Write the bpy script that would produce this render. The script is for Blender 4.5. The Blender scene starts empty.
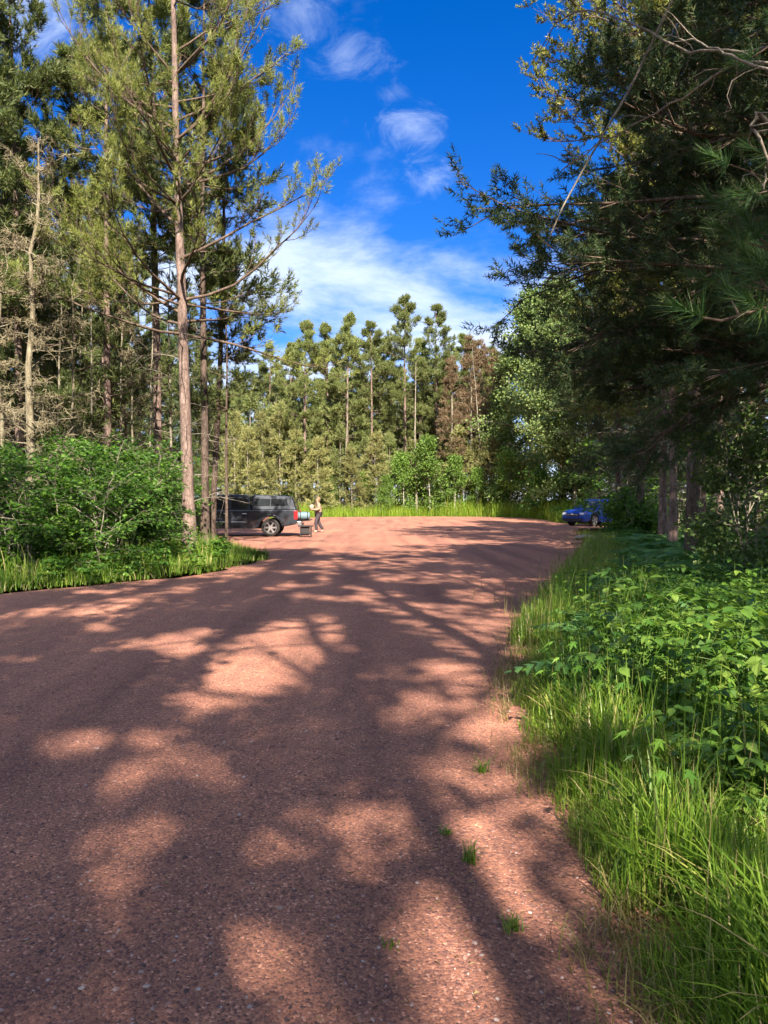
import bpy, bmesh, math
import numpy as np
from mathutils import Vector, Matrix

rng = np.random.default_rng(11)
S = bpy.context.scene
COL = S.collection
R = math.radians
F = 739.6            # focal length in pixels of the photograph
CAM_H = 1.6
HOR = 500.0
SUN_EL, SUN_AZ = R(40), R(11)      # sun behind the camera, a little to the right
SUN = np.array([math.sin(SUN_AZ) * math.cos(SUN_EL), -math.cos(SUN_AZ) * math.cos(SUN_EL), math.sin(SUN_EL)])


def X_at(px, Y):
    return (px - 384.0) / F * Y


def Z_at(py, Y):
    return CAM_H + (HOR - py) / F * Y


def G(px, py):
    Y = F * CAM_H / (py - HOR)
    return (X_at(px, Y), Y)


# ---------------------------------------------------------------- mesh helpers
def make_mesh(name, parts, mats, smooth=True):
    """parts: list of (verts Nx3, faces MxK, material index)"""
    vs, loops, tot, mi = [], [], [], []
    off = 0
    for v, f, m in parts:
        v = np.asarray(v, dtype=np.float32).reshape(-1, 3)
        f = np.asarray(f, dtype=np.int64)
        if len(f) == 0:
            continue
        vs.append(v)
        loops.append((f + off).ravel())
        tot.append(np.full(len(f), f.shape[1], dtype=np.int32))
        mi.append(np.full(len(f), m, dtype=np.int32))
        off += len(v)
    V = np.concatenate(vs)
    L = np.concatenate(loops).astype(np.int32)
    T = np.concatenate(tot)
    M = np.concatenate(mi)
    me = bpy.data.meshes.new(name)
    me.vertices.add(len(V))
    me.vertices.foreach_set('co', V.ravel())
    me.loops.add(len(L))
    me.loops.foreach_set('vertex_index', L)
    me.polygons.add(len(T))
    st = np.zeros(len(T), dtype=np.int32)
    st[1:] = np.cumsum(T)[:-1]
    me.polygons.foreach_set('loop_start', st)
    me.polygons.foreach_set('loop_total', T)
    me.polygons.foreach_set('material_index', M)
    me.polygons.foreach_set('use_smooth', np.full(len(T), bool(smooth)))
    for m in mats:
        me.materials.append(m)
    me.update()
    me.validate()
    return me


def link(name, me, parent=None, loc=None):
    o = bpy.data.objects.new(name, me)
    COL.objects.link(o)
    if parent is not None:
        o.parent = parent
    if loc is not None:
        o.location = loc
    return o


def tag(o, label=None, cat=None, group=None, kind=None):
    if label:
        o['label'] = label
    if cat:
        o['category'] = cat
    if group:
        o['group'] = group
    if kind:
        o['kind'] = kind
    return o


def empty(name, loc=(0, 0, 0), rz=0.0, label=None, cat=None, group=None):
    o = bpy.data.objects.new(name, None)
    o.empty_display_size = 0.2
    COL.objects.link(o)
    o.location = loc
    o.rotation_euler = (0, 0, rz)
    return tag(o, label, cat, group)


def copy_tree(o, parent=None):
    c = o.copy()
    COL.objects.link(c)
    if parent is not None:
        c.parent = parent
        c.matrix_parent_inverse = o.matrix_parent_inverse.copy()
    for ch in [k for k in bpy.data.objects if k.parent == o]:
        copy_tree(ch, c)
    return c


def tubes(pts, rad, sides=5):
    """pts (B,P,3) rad (B,P) -> verts, quads"""
    pts = np.asarray(pts, float)
    rad = np.asarray(rad, float)
    B, P, _ = pts.shape
    t = np.gradient(pts, axis=1)
    t /= np.linalg.norm(t, axis=2, keepdims=True) + 1e-9
    mean = pts[:, -1] - pts[:, 0]
    ref = np.where((np.abs(mean[:, 2]) > 0.8 * np.linalg.norm(mean, axis=1))[:, None], np.array([1.0, 0.13, 0]), np.array([0.05, 0.02, 1.0]))
    n = np.cross(t, ref[:, None, :])
    n /= np.linalg.norm(n, axis=2, keepdims=True) + 1e-9
    b = np.cross(t, n)
    a = np.linspace(0, 2 * np.pi, sides, endpoint=False)
    ring = n[:, :, None, :] * np.cos(a)[None, None, :, None] + b[:, :, None, :] * np.sin(a)[None, None, :, None]
    V = pts[:, :, None, :] + ring * rad[:, :, None, None]
    idx = np.arange(B * P * sides).reshape(B, P, sides)
    q = np.stack([idx[:, :-1, :], np.roll(idx, -1, 2)[:, :-1, :], np.roll(idx, -1, 2)[:, 1:, :], idx[:, 1:, :]], -1)
    return V.reshape(-1, 3), q.reshape(-1, 4)


def arcs(start, az, el0, el1, L, P=6, wob=0.15, r=None):
    """curved branches: elevation runs el0 -> el1, heading wanders"""
    r = r or rng
    B = len(az)
    t = np.linspace(0, 1, P)[None, :]
    el = el0[:, None] + (el1 - el0)[:, None] * t + np.cumsum(r.normal(0, wob * .6, (B, P)), 1)
    A = az[:, None] + np.cumsum(r.normal(0, wob, (B, P)), 1)
    d = np.stack([np.cos(A) * np.cos(el), np.sin(A) * np.cos(el), np.sin(el)], -1)
    step = d * (L / (P - 1))[:, None, None]
    pts = np.zeros((B, P, 3))
    pts[:, 0] = start
    pts[:, 1:] = start[:, None, :] + np.cumsum(step[:, :-1], 1)
    return pts


def along(pts, t):
    """points and tangents at fractions t (B,K)"""
    B, P, _ = pts.shape
    x = np.clip(t, 0, 1) * (P - 1)
    i = np.minimum(x.astype(int), P - 2)
    f = (x - i)[..., None]
    bi = np.arange(B)[:, None]
    a, b = pts[bi, i], pts[bi, i + 1]
    d = b - a
    return a + d * f, d / (np.linalg.norm(d, axis=-1, keepdims=True) + 1e-9)


def rot_from(d, r=None):
    """matrices whose local +Z is d, with a random roll"""
    r = r or rng
    d = d / (np.linalg.norm(d, axis=-1, keepdims=True) + 1e-9)
    ref = r.normal(size=d.shape)
    x = np.cross(ref, d)
    x /= np.linalg.norm(x, axis=-1, keepdims=True) + 1e-9
    y = np.cross(d, x)
    return np.stack([x, y, d], -1)


def instance(tv, tf, pos, rot, sc):
    """many copies of a template in one mesh"""
    n = len(pos)
    sc = np.asarray(sc, float)
    if sc.ndim == 1:
        sc = sc[:, None, None]
    V = np.einsum('nij,vj->nvi', rot, tv) * sc + pos[:, None, :]
    Fc = (tf[None, :, :] + (np.arange(n) * len(tv))[:, None, None])
    return V.reshape(-1, 3), Fc.reshape(-1, tf.shape[1])


def vnoise(x, y, seed=0):
    """cheap smooth noise 0..1"""
    def h(i, j):
        n = np.sin(i * 127.1 + j * 311.7 + seed * 74.7) * 43758.5453
        return n - np.floor(n)
    xi, yi = np.floor(x), np.floor(y)
    u, v = x - xi, y - yi
    u, v = u * u * (3 - 2 * u), v * v * (3 - 2 * v)
    return (h(xi, yi) * (1 - u) + h(xi + 1, yi) * u) * (1 - v) + (h(xi, yi + 1) * (1 - u) + h(xi + 1, yi + 1) * u) * v


def inside(poly, x, y):
    poly = np.asarray(poly, float)
    c = np.zeros(np.shape(x), bool)
    j = len(poly) - 1
    for i in range(len(poly)):
        xi, yi = poly[i]
        xj, yj = poly[j]
        k = ((yi > y) != (yj > y)) & (x < (xj - xi) * (y - yi) / (yj - yi + 1e-12) + xi)
        c ^= k
        j = i
    return c


# ---------------------------------------------------------------- materials
def new_mat(name):
    m = bpy.data.materials.new(name)
    m.use_nodes = True
    nt = m.node_tree
    nt.nodes.clear()
    out = nt.nodes.new('ShaderNodeOutputMaterial')
    return m, nt, out


def N(nt, t, **kw):
    n = nt.nodes.new(t)
    for k, v in kw.items():
        if k == 'inp':
            for kk, vv in v.items():
                n.inputs[kk].default_value = vv
        else:
            setattr(n, k, v)
    return n


def ramp(nt, stops):
    n = nt.nodes.new('ShaderNodeValToRGB')
    e = n.color_ramp.elements
    while len(e) < len(stops):
        e.new(0.5)
    for el, (p, c) in zip(e, stops):
        el.position = p
        el.color = (*c, 1)
    return n


def mat_leaf(name, stops, trans=0.35, rough=0.5, spec=0.3, tint=1.25):
    m, nt, out = new_mat(name)
    geo = N(nt, 'ShaderNodeNewGeometry')
    oi = N(nt, 'ShaderNodeObjectInfo')
    rp = ramp(nt, stops)
    nt.links.new(geo.outputs['Random Per Island'], rp.inputs[0])
    hs = N(nt, 'ShaderNodeHueSaturation')
    mr = N(nt, 'ShaderNodeMapRange', inp={3: 0.82, 4: 1.18})
    nt.links.new(oi.outputs['Random'], mr.inputs[0])
    nt.links.new(mr.outputs[0], hs.inputs['Value'])
    nt.links.new(rp.outputs[0], hs.inputs['Color'])
    p = N(nt, 'ShaderNodeBsdfPrincipled', inp={'Roughness': rough, 'Specular IOR Level': spec})
    nt.links.new(hs.outputs[0], p.inputs['Base Color'])
    tr = N(nt, 'ShaderNodeBsdfTranslucent')
    g = N(nt, 'ShaderNodeMix', data_type='RGBA', blend_type='MULTIPLY', inp={0: 1.0})
    nt.links.new(hs.outputs[0], g.inputs[6])
    g.inputs[7].default_value = (tint * 1.05, tint * 1.1, tint * 0.6, 1)
    nt.links.new(g.outputs[2], tr.inputs[0])
    mx = N(nt, 'ShaderNodeMixShader', inp={0: trans})
    nt.links.new(p.outputs[0], mx.inputs[1])
    nt.links.new(tr.outputs[0], mx.inputs[2])
    nt.links.new(mx.outputs[0], out.inputs[0])
    return m


def mat_bark(name, c0, c1, c2, scale=6.0, bump=0.6, stretch=0.3):
    m, nt, out = new_mat(name)
    tc = N(nt, 'ShaderNodeTexCoord')
    mp = N(nt, 'ShaderNodeMapping')
    mp.inputs['Scale'].default_value = (1, 1, stretch)
    nt.links.new(tc.outputs['Object'], mp.inputs[0])
    vo = N(nt, 'ShaderNodeTexVoronoi', feature='DISTANCE_TO_EDGE', inp={'Scale': scale * 2.6})
    no = N(nt, 'ShaderNodeTexNoise', inp={'Scale': scale, 'Detail': 6.0, 'Roughness': 0.65})
    nt.links.new(mp.outputs[0], no.inputs['Vector'])
    wm = N(nt, 'ShaderNodeMix', data_type='RGBA', inp={0: 0.12})
    nt.links.new(mp.outputs[0], wm.inputs[6])
    nt.links.new(no.outputs['Color'], wm.inputs[7])
    nt.links.new(wm.outputs[2], vo.inputs['Vector'])
    rp = ramp(nt, [(0.28, c0), (0.5, c1), (0.72, c2)])
    nt.links.new(no.outputs['Fac'], rp.inputs[0])
    ed = ramp(nt, [(0.0, (0.45, 0.45, 0.45)), (0.16, (1, 1, 1))])
    nt.links.new(vo.outputs['Distance'], ed.inputs[0])
    mu = N(nt, 'ShaderNodeMix', data_type='RGBA', blend_type='MULTIPLY', inp={0: 0.8})
    nt.links.new(rp.outputs[0], mu.inputs[6])
    nt.links.new(ed.outputs[0], mu.inputs[7])
    bp = N(nt, 'ShaderNodeBump', inp={'Strength': bump, 'Distance': 0.02})
    nt.links.new(vo.outputs['Distance'], bp.inputs['Height'])
    p = N(nt, 'ShaderNodeBsdfPrincipled', inp={'Roughness': 0.9, 'Specular IOR Level': 0.15})
    nt.links.new(mu.outputs[2], p.inputs['Base Color'])
    nt.links.new(bp.outputs[0], p.inputs['Normal'])
    nt.links.new(p.outputs[0], out.inputs[0])
    return m


def mat_plain(name, col, rough=0.5, metal=0.0, spec=0.5, coat=0.0, var=0.06, trans=0.0):
    m, nt, out = new_mat(name)
    tc = N(nt, 'ShaderNodeTexCoord')
    no = N(nt, 'ShaderNodeTexNoise', inp={'Scale': 3.0, 'Detail': 4.0})
    nt.links.new(tc.outputs['Object'], no.inputs['Vector'])
    c = np.array(col)
    rp = ramp(nt, [(0.3, tuple(c * (1 - var * 2))), (0.7, tuple(np.minimum(c * (1 + var * 2), 1)))])
    nt.links.new(no.outputs['Fac'], rp.inputs[0])
    p = N(nt, 'ShaderNodeBsdfPrincipled', inp={'Roughness': rough, 'Metallic': metal, 'Specular IOR Level': spec, 'Coat Weight': coat, 'Coat Roughness': 0.05})
    nt.links.new(rp.outputs[0], p.inputs['Base Color'])
    nt.links.new(p.outputs[0], out.inputs[0])
    return m


def mat_gravel():
    m, nt, out = new_mat('red_gravel')
    tc = N(nt, 'ShaderNodeTexCoord')
    big = N(nt, 'ShaderNodeTexNoise', inp={'Scale': 0.35, 'Detail': 5.0, 'Roughness': 0.6})
    mid = N(nt, 'ShaderNodeTexNoise', inp={'Scale': 5.0, 'Detail': 6.0, 'Roughness': 0.7})
    vo = N(nt, 'ShaderNodeTexVoronoi', inp={'Scale': 95.0, 'Randomness': 1.0})
    vo2 = N(nt, 'ShaderNodeTexVoronoi', inp={'Scale': 230.0, 'Randomness': 1.0})
    for n in (big, mid, vo, vo2):
        nt.links.new(tc.outputs['Object'], n.inputs['Vector'])
    base = ramp(nt, [(0.3, (0.29, 0.138, 0.094)), (0.7, (0.395, 0.19, 0.122))])
    nt.links.new(big.outputs['Fac'], base.inputs[0])
    sep = N(nt, 'ShaderNodeSeparateColor')
    nt.links.new(vo.outputs['Color'], sep.inputs[0])
    st = ramp(nt, [(0.0, (0.42, 0.46, 0.60)), (0.25, (0.76, 0.76, 0.86)), (0.7, (1.05, 1.02, 1.0)), (0.93, (1.3, 1.25, 1.2)), (1.0, (1.9, 2.1, 2.2))])
    nt.links.new(sep.outputs[0], st.inputs[0])
    m1 = N(nt, 'ShaderNodeMix', data_type='RGBA', blend_type='MULTIPLY', inp={0: 1.0})
    nt.links.new(base.outputs[0], m1.inputs[6])
    nt.links.new(st.outputs[0], m1.inputs[7])
    sep2 = N(nt, 'ShaderNodeSeparateColor')
    nt.links.new(vo2.outputs['Color'], sep2.inputs[0])
    st2 = ramp(nt, [(0.0, (0.65, 0.65, 0.7)), (1.0, (1.35, 1.3, 1.3))])
    nt.links.new(sep2.outputs[1], st2.inputs[0])
    m2 = N(nt, 'ShaderNodeMix', data_type='RGBA', blend_type='MULTIPLY', inp={0: 0.6})
    nt.links.new(m1.outputs[2], m2.inputs[6])
    nt.links.new(st2.outputs[0], m2.inputs[7])
    st3 = ramp(nt, [(0.3, (0.72, 0.74, 0.8)), (0.62, (1.08, 1.05, 1.02))])
    nt.links.new(mid.outputs['Fac'], st3.inputs[0])
    m3 = N(nt, 'ShaderNodeMix', data_type='RGBA', blend_type='MULTIPLY', inp={0: 0.7})
    nt.links.new(m2.outputs[2], m3.inputs[6])
    nt.links.new(st3.outputs[0], m3.inputs[7])
    b1 = N(nt, 'ShaderNodeBump', invert=True, inp={'Strength': 0.55, 'Distance': 0.006})
    nt.links.new(vo.outputs['Distance'], b1.inputs['Height'])
    b2 = N(nt, 'ShaderNodeBump', inp={'Strength': 0.5, 'Distance': 0.03})
    nt.links.new(mid.outputs['Fac'], b2.inputs['Height'])
    nt.links.new(b2.outputs[0], b1.inputs['Normal'])
    mpt = N(nt, 'ShaderNodeMapping')
    mpt.inputs['Scale'].default_value = (1.5, .10, 1)
    mpt.inputs['Rotation'].default_value = (0, 0, .12)
    nt.links.new(tc.outputs['Object'], mpt.inputs[0])
    trk = N(nt, 'ShaderNodeTexNoise', inp={'Scale': 1.0, 'Detail': 4.0, 'Roughness': 0.55, 'Distortion': 0.4})
    nt.links.new(mpt.outputs[0], trk.inputs['Vector'])
    rt = ramp(nt, [(0.35, (0.74, 0.74, 0.79)), (0.5, (1.0, 1.0, 1.0)), (0.64, (1.2, 1.18, 1.14))])
    nt.links.new(trk.outputs['Fac'], rt.inputs[0])
    m4 = N(nt, 'ShaderNodeMix', data_type='RGBA', blend_type='MULTIPLY', inp={0: 1.0})
    nt.links.new(m3.outputs[2], m4.inputs[6])
    nt.links.new(rt.outputs[0], m4.inputs[7])
    p = N(nt, 'ShaderNodeBsdfPrincipled', inp={'Roughness': 0.85, 'Specular IOR Level': 0.25})
    nt.links.new(m4.outputs[2], p.inputs['Base Color'])
    nt.links.new(b1.outputs[0], p.inputs['Normal'])
    nt.links.new(p.outputs[0], out.inputs[0])
    return m


def mat_soil():
    m, nt, out = new_mat('forest_soil')
    tc = N(nt, 'ShaderNodeTexCoord')
    a = N(nt, 'ShaderNodeTexNoise', inp={'Scale': 0.8, 'Detail': 8.0, 'Roughness': 0.7})
    b = N(nt, 'ShaderNodeTexNoise', inp={'Scale': 22.0, 'Detail': 6.0, 'Roughness': 0.7})
    for n in (a, b):
        nt.links.new(tc.outputs['Object'], n.inputs['Vector'])
    r1 = ramp(nt, [(0.35, (0.05, 0.035, 0.022)), (0.5, (0.085, 0.065, 0.035)), (0.62, (0.045, 0.07, 0.02))])
    nt.links.new(a.outputs['Fac'], r1.inputs[0])
    r2 = ramp(nt, [(0.3, (0.55, 0.55, 0.55)), (0.7, (1.4, 1.35, 1.3))])
    nt.links.new(b.outputs['Fac'], r2.inputs[0])
    mu = N(nt, 'ShaderNodeMix', data_type='RGBA', blend_type='MULTIPLY', inp={0: 1.0})
    nt.links.new(r1.outputs[0], mu.inputs[6])
    nt.links.new(r2.outputs[0], mu.inputs[7])
    bp = N(nt, 'ShaderNodeBump', inp={'Strength': 0.8, 'Distance': 0.05})
    nt.links.new(b.outputs['Fac'], bp.inputs['Height'])
    p = N(nt, 'ShaderNodeBsdfPrincipled', inp={'Roughness': 0.95, 'Specular IOR Level': 0.1})
    nt.links.new(mu.outputs[2], p.inputs['Base Color'])
    nt.links.new(bp.outputs[0], p.inputs['Normal'])
    nt.links.new(p.outputs[0], out.inputs[0])
    return m


M = {}
M['gravel'] = mat_gravel()
M['soil'] = mat_soil()
M['bark_red'] = mat_bark('red_pine_bark', (0.085, 0.06, 0.052), (0.21, 0.15, 0.13), (0.34, 0.255, 0.225), 7.0)
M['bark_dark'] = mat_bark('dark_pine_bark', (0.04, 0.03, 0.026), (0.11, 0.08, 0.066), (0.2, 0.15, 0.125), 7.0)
M['bark_grey'] = mat_bark('grey_bark', (0.13, 0.115, 0.09), (0.26, 0.23, 0.18), (0.4, 0.37, 0.3), 5.0, 0.4)
M['bark_lichen'] = mat_bark('lichen_bark', (0.11, 0.09, 0.06), (0.22, 0.19, 0.13), (0.36, 0.33, 0.24), 9.0, 0.8)
M['bark_birch'] = mat_bark('birch_bark', (0.2, 0.18, 0.15), (0.5, 0.47, 0.42), (0.66, 0.63, 0.58), 3.0, 0.2, 2.0)
M['twig'] = mat_bark('twig_bark', (0.06, 0.045, 0.035), (0.14, 0.10, 0.078), (0.24, 0.18, 0.14), 14.0, 0.3)
M['twig_dead'] = mat_bark('dead_twig_bark', (0.12, 0.10, 0.08), (0.24, 0.21, 0.17), (0.38, 0.34, 0.28), 14.0, 0.3)
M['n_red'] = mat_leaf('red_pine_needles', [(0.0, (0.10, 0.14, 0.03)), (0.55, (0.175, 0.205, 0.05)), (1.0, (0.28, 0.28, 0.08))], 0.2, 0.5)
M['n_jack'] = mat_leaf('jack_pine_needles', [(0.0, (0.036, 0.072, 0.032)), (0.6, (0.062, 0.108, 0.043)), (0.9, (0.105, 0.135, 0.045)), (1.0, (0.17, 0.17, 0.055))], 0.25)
M['n_jack_lit'] = mat_leaf('sunlit_jack_needles', [(0.0, (0.105, 0.135, 0.027)), (0.6, (0.195, 0.210, 0.045)), (1.0, (0.300, 0.285, 0.075))], 0.2)  # jack pine needles once more, sunlight put into the paler colour
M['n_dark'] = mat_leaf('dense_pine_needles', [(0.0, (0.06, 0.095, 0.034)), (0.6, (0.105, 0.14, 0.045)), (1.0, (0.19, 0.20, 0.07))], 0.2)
M['n_near'] = mat_leaf('long_pine_needles', [(0.0, (0.03, 0.075, 0.024)), (0.7, (0.05, 0.115, 0.03)), (1.0, (0.12, 0.17, 0.04))], 0.2, 0.4)
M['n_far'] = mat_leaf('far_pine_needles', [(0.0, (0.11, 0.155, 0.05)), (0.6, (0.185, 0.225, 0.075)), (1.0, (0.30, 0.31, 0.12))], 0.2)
M['n_brown'] = mat_leaf('dying_spruce_needles', [(0.0, (0.13, 0.095, 0.06)), (0.6, (0.20, 0.14, 0.085)), (1.0, (0.29, 0.21, 0.125))], 0.2)
M['n_tan'] = mat_leaf('thin_fir_needles', [(0.0, (0.12, 0.145, 0.05)), (0.5, (0.205, 0.215, 0.075)), (1.0, (0.32, 0.29, 0.13))], 0.2)
M['l_birch'] = mat_leaf('birch_leaves', [(0.0, (0.072, 0.144, 0.024)), (0.6, (0.120, 0.216, 0.038)), (1.0, (0.192, 0.288, 0.060))], 0.3)
M['l_broad'] = mat_leaf('aspen_leaves', [(0.0, (0.065, 0.115, 0.032)), (0.6, (0.12, 0.18, 0.052)), (1.0, (0.205, 0.255, 0.085))], 0.25)
M['l_maple'] = mat_leaf('maple_leaves', [(0.0, (0.04, 0.10, 0.018)), (0.6, (0.07, 0.165, 0.025)), (1.0, (0.15, 0.27, 0.035))], 0.35, 0.45)
M['l_oak'] = mat_leaf('oak_leaves', [(0.0, (0.03, 0.08, 0.015)), (1.0, (0.08, 0.15, 0.03))], 0.25)
M['l_shrub'] = mat_leaf('alder_leaves', [(0.0, (0.05, 0.10, 0.025)), (0.6, (0.09, 0.15, 0.035)), (1.0, (0.15, 0.21, 0.06))], 0.35, 0.4, 0.5)
M['grass'] = mat_leaf('grass_blades', [(0.0, (0.075, 0.155, 0.018)), (0.5, (0.145, 0.25, 0.028)), (0.86, (0.22, 0.315, 0.045)), (0.93, (0.36, 0.31, 0.13)), (1.0, (0.42, 0.35, 0.19))], 0.4, 0.4, 0.4)
M['grass_far'] = mat_leaf('meadow_grass', [(0.0, (0.115, 0.218, 0.017)), (0.5, (0.196, 0.310, 0.023)), (1.0, (0.322, 0.380, 0.057))], 0.35)
M['grass_dry'] = mat_leaf('dry_grass', [(0.0, (0.12, 0.16, 0.03)), (0.5, (0.24, 0.2, 0.08)), (1.0, (0.36, 0.3, 0.15))], 0.35)
M['fern'] = mat_leaf('fern_fronds', [(0.0, (0.06, 0.15, 0.045)), (0.6, (0.09, 0.215, 0.06)), (1.0, (0.16, 0.28, 0.07))], 0.35)
M['leafy'] = mat_leaf('verge_leaves', [(0.0, (0.055, 0.135, 0.02)), (0.6, (0.11, 0.215, 0.03)), (1.0, (0.2, 0.30, 0.05))], 0.35, 0.42, 0.45)
M['stem'] = mat_plain('green_stem', (0.09, 0.13, 0.03), 0.6)
M['pebble'] = mat_leaf('pebbles', [(0.0, (0.10, 0.065, 0.065)), (0.5, (0.24, 0.12, 0.095)), (0.85, (0.34, 0.18, 0.14)), (1.0, (0.5, 0.42, 0.4))], 0.0, 0.8, 0.25, 0.0)

# ---------------------------------------------------------------- foliage templates (local +Z is the shoot)
def needle_tuft(n, length, axis, width, a0=25, a1=65, seed=1):
    r = np.random.default_rng(seed)
    V, Fc = [], []
    for i in range(n):
        u = r.uniform(0, 1)
        z0 = axis * u
        th = r.uniform(0, 2 * np.pi)
        al = R(a0 + (a1 - a0) * (1 - u) + r.normal(0, 8))
        d = np.array([math.sin(al) * math.cos(th), math.sin(al) * math.sin(th), math.cos(al)])
        s = np.cross(d, r.normal(size=3))
        s /= np.linalg.norm(s)
        l = length * r.uniform(0.75, 1.1)
        b = np.array([0, 0, z0])
        V += [b - s * width / 2, b + s * width / 2, b + d * l + np.array([0, 0, -0.06 * l])]
        Fc.append([3 * i, 3 * i + 1, 3 * i + 2])
    return np.array(V), np.array(Fc)


def leaf_template(l, w, fold=0.25, droop=0.2):
    """one pointed leaf along +Z, folded on its midrib"""
    V = np.array([[0, 0, 0], [w * .42, fold * w * .4, l * .3], [w * .5, fold * w * .5 - droop * l * .1, l * .55], [0, -droop * l * .35, l],
                  [-w * .5, fold * w * .5 - droop * l * .1, l * .55], [-w * .42, fold * w * .4, l * .3], [0, 0, l * .4]], float)
    Fq = np.array([[0, 1, 6], [1, 2, 6], [2, 3, 6], [3, 4, 6], [4, 5, 6], [5, 0, 6]])
    return V, Fq


def maple_template(l):
    """five-lobed leaf"""
    a = np.array([0, 22, 45, 68, 90, 112, 135, 158, 180]) - 90
    rad = np.array([.45, .28, .85, .42, 1.0, .42, .85, .28, .45])
    V = [[0, 0, 0]]
    for q, k in zip(a, rad):
        x, z = math.sin(R(q)) * k * .62, .18 + math.cos(R(q)) * k * .82
        V.append([x * l, -0.18 * l * k * k + .05 * l * abs(math.sin(R(q))), z * l])
    Fq = [[0, i, i + 1] for i in range(1, 9)]
    return np.array(V), np.array(Fq)


def spray_template(n, L, nl, w, seed=1):
    """flat short-needled spray (fir, spruce)"""
    r = np.random.default_rng(seed)
    V, Fc = [], []
    for i in range(n):
        u = (i + .5) / n
        sd = 1 if i % 2 else -1
        al = R(r.uniform(35, 70))
        d = np.array([sd * math.sin(al), r.normal(0, .3), math.cos(al)])
        s = np.array([0, 1.0, 0]) * .5 + r.normal(size=3) * .5
        s = np.cross(d, s)
        s /= np.linalg.norm(s)
        b = np.array([0, 0, L * u])
        l = nl * (1.1 - .6 * u) * r.uniform(.8, 1.2)
        V += [b - s * w / 2, b + s * w / 2, b + d * l]
        Fc.append([3 * i, 3 * i + 1, 3 * i + 2])
    return np.array(V), np.array(Fc)


# ---------------------------------------------------------------- tree generators
def ground_hit(p):
    k = p[:, 2] / SUN[2]
    return p[:, 0] - SUN[0] * k, p[:, 1] - SUN[1] * k


def trunk_pts(H, lean=(0, 0), wob=0.12, P=14, seed=0, bend=0.0):
    r = np.random.default_rng(seed)
    t = np.linspace(0, 1, P)
    x = lean[0] * t + np.cumsum(r.normal(0, wob / P ** .5, P)) * t + bend * t * t
    y = lean[1] * t + np.cumsum(r.normal(0, wob / P ** .5, P)) * t
    return np.stack([x, y, t * H], -1)


def tree_object(name, loc, wood, limbs, leaf, mats, rz=0.0, label=None, group=None, cat='tree', extra=None):
    root = empty(name, loc, rz, label, cat, group)
    if not isinstance(wood, list):
        wood = [(*wood, 0)]
    link('trunk', make_mesh('trunk', wood, [mats[0], M['twig_dead']]), root)
    if limbs:
        link('branches', make_mesh('branches', [(*l, 0) for l in limbs], [mats[1]]), root)
    if leaf:
        link('crown', make_mesh('crown', [(*l, 0) for l in leaf], [mats[2]], smooth=False), root)
    for nm, parts, mt in extra or []:
        link(nm, make_mesh(nm, [(*q, 0) for q in parts], [mt]), root)
    return root


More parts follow.
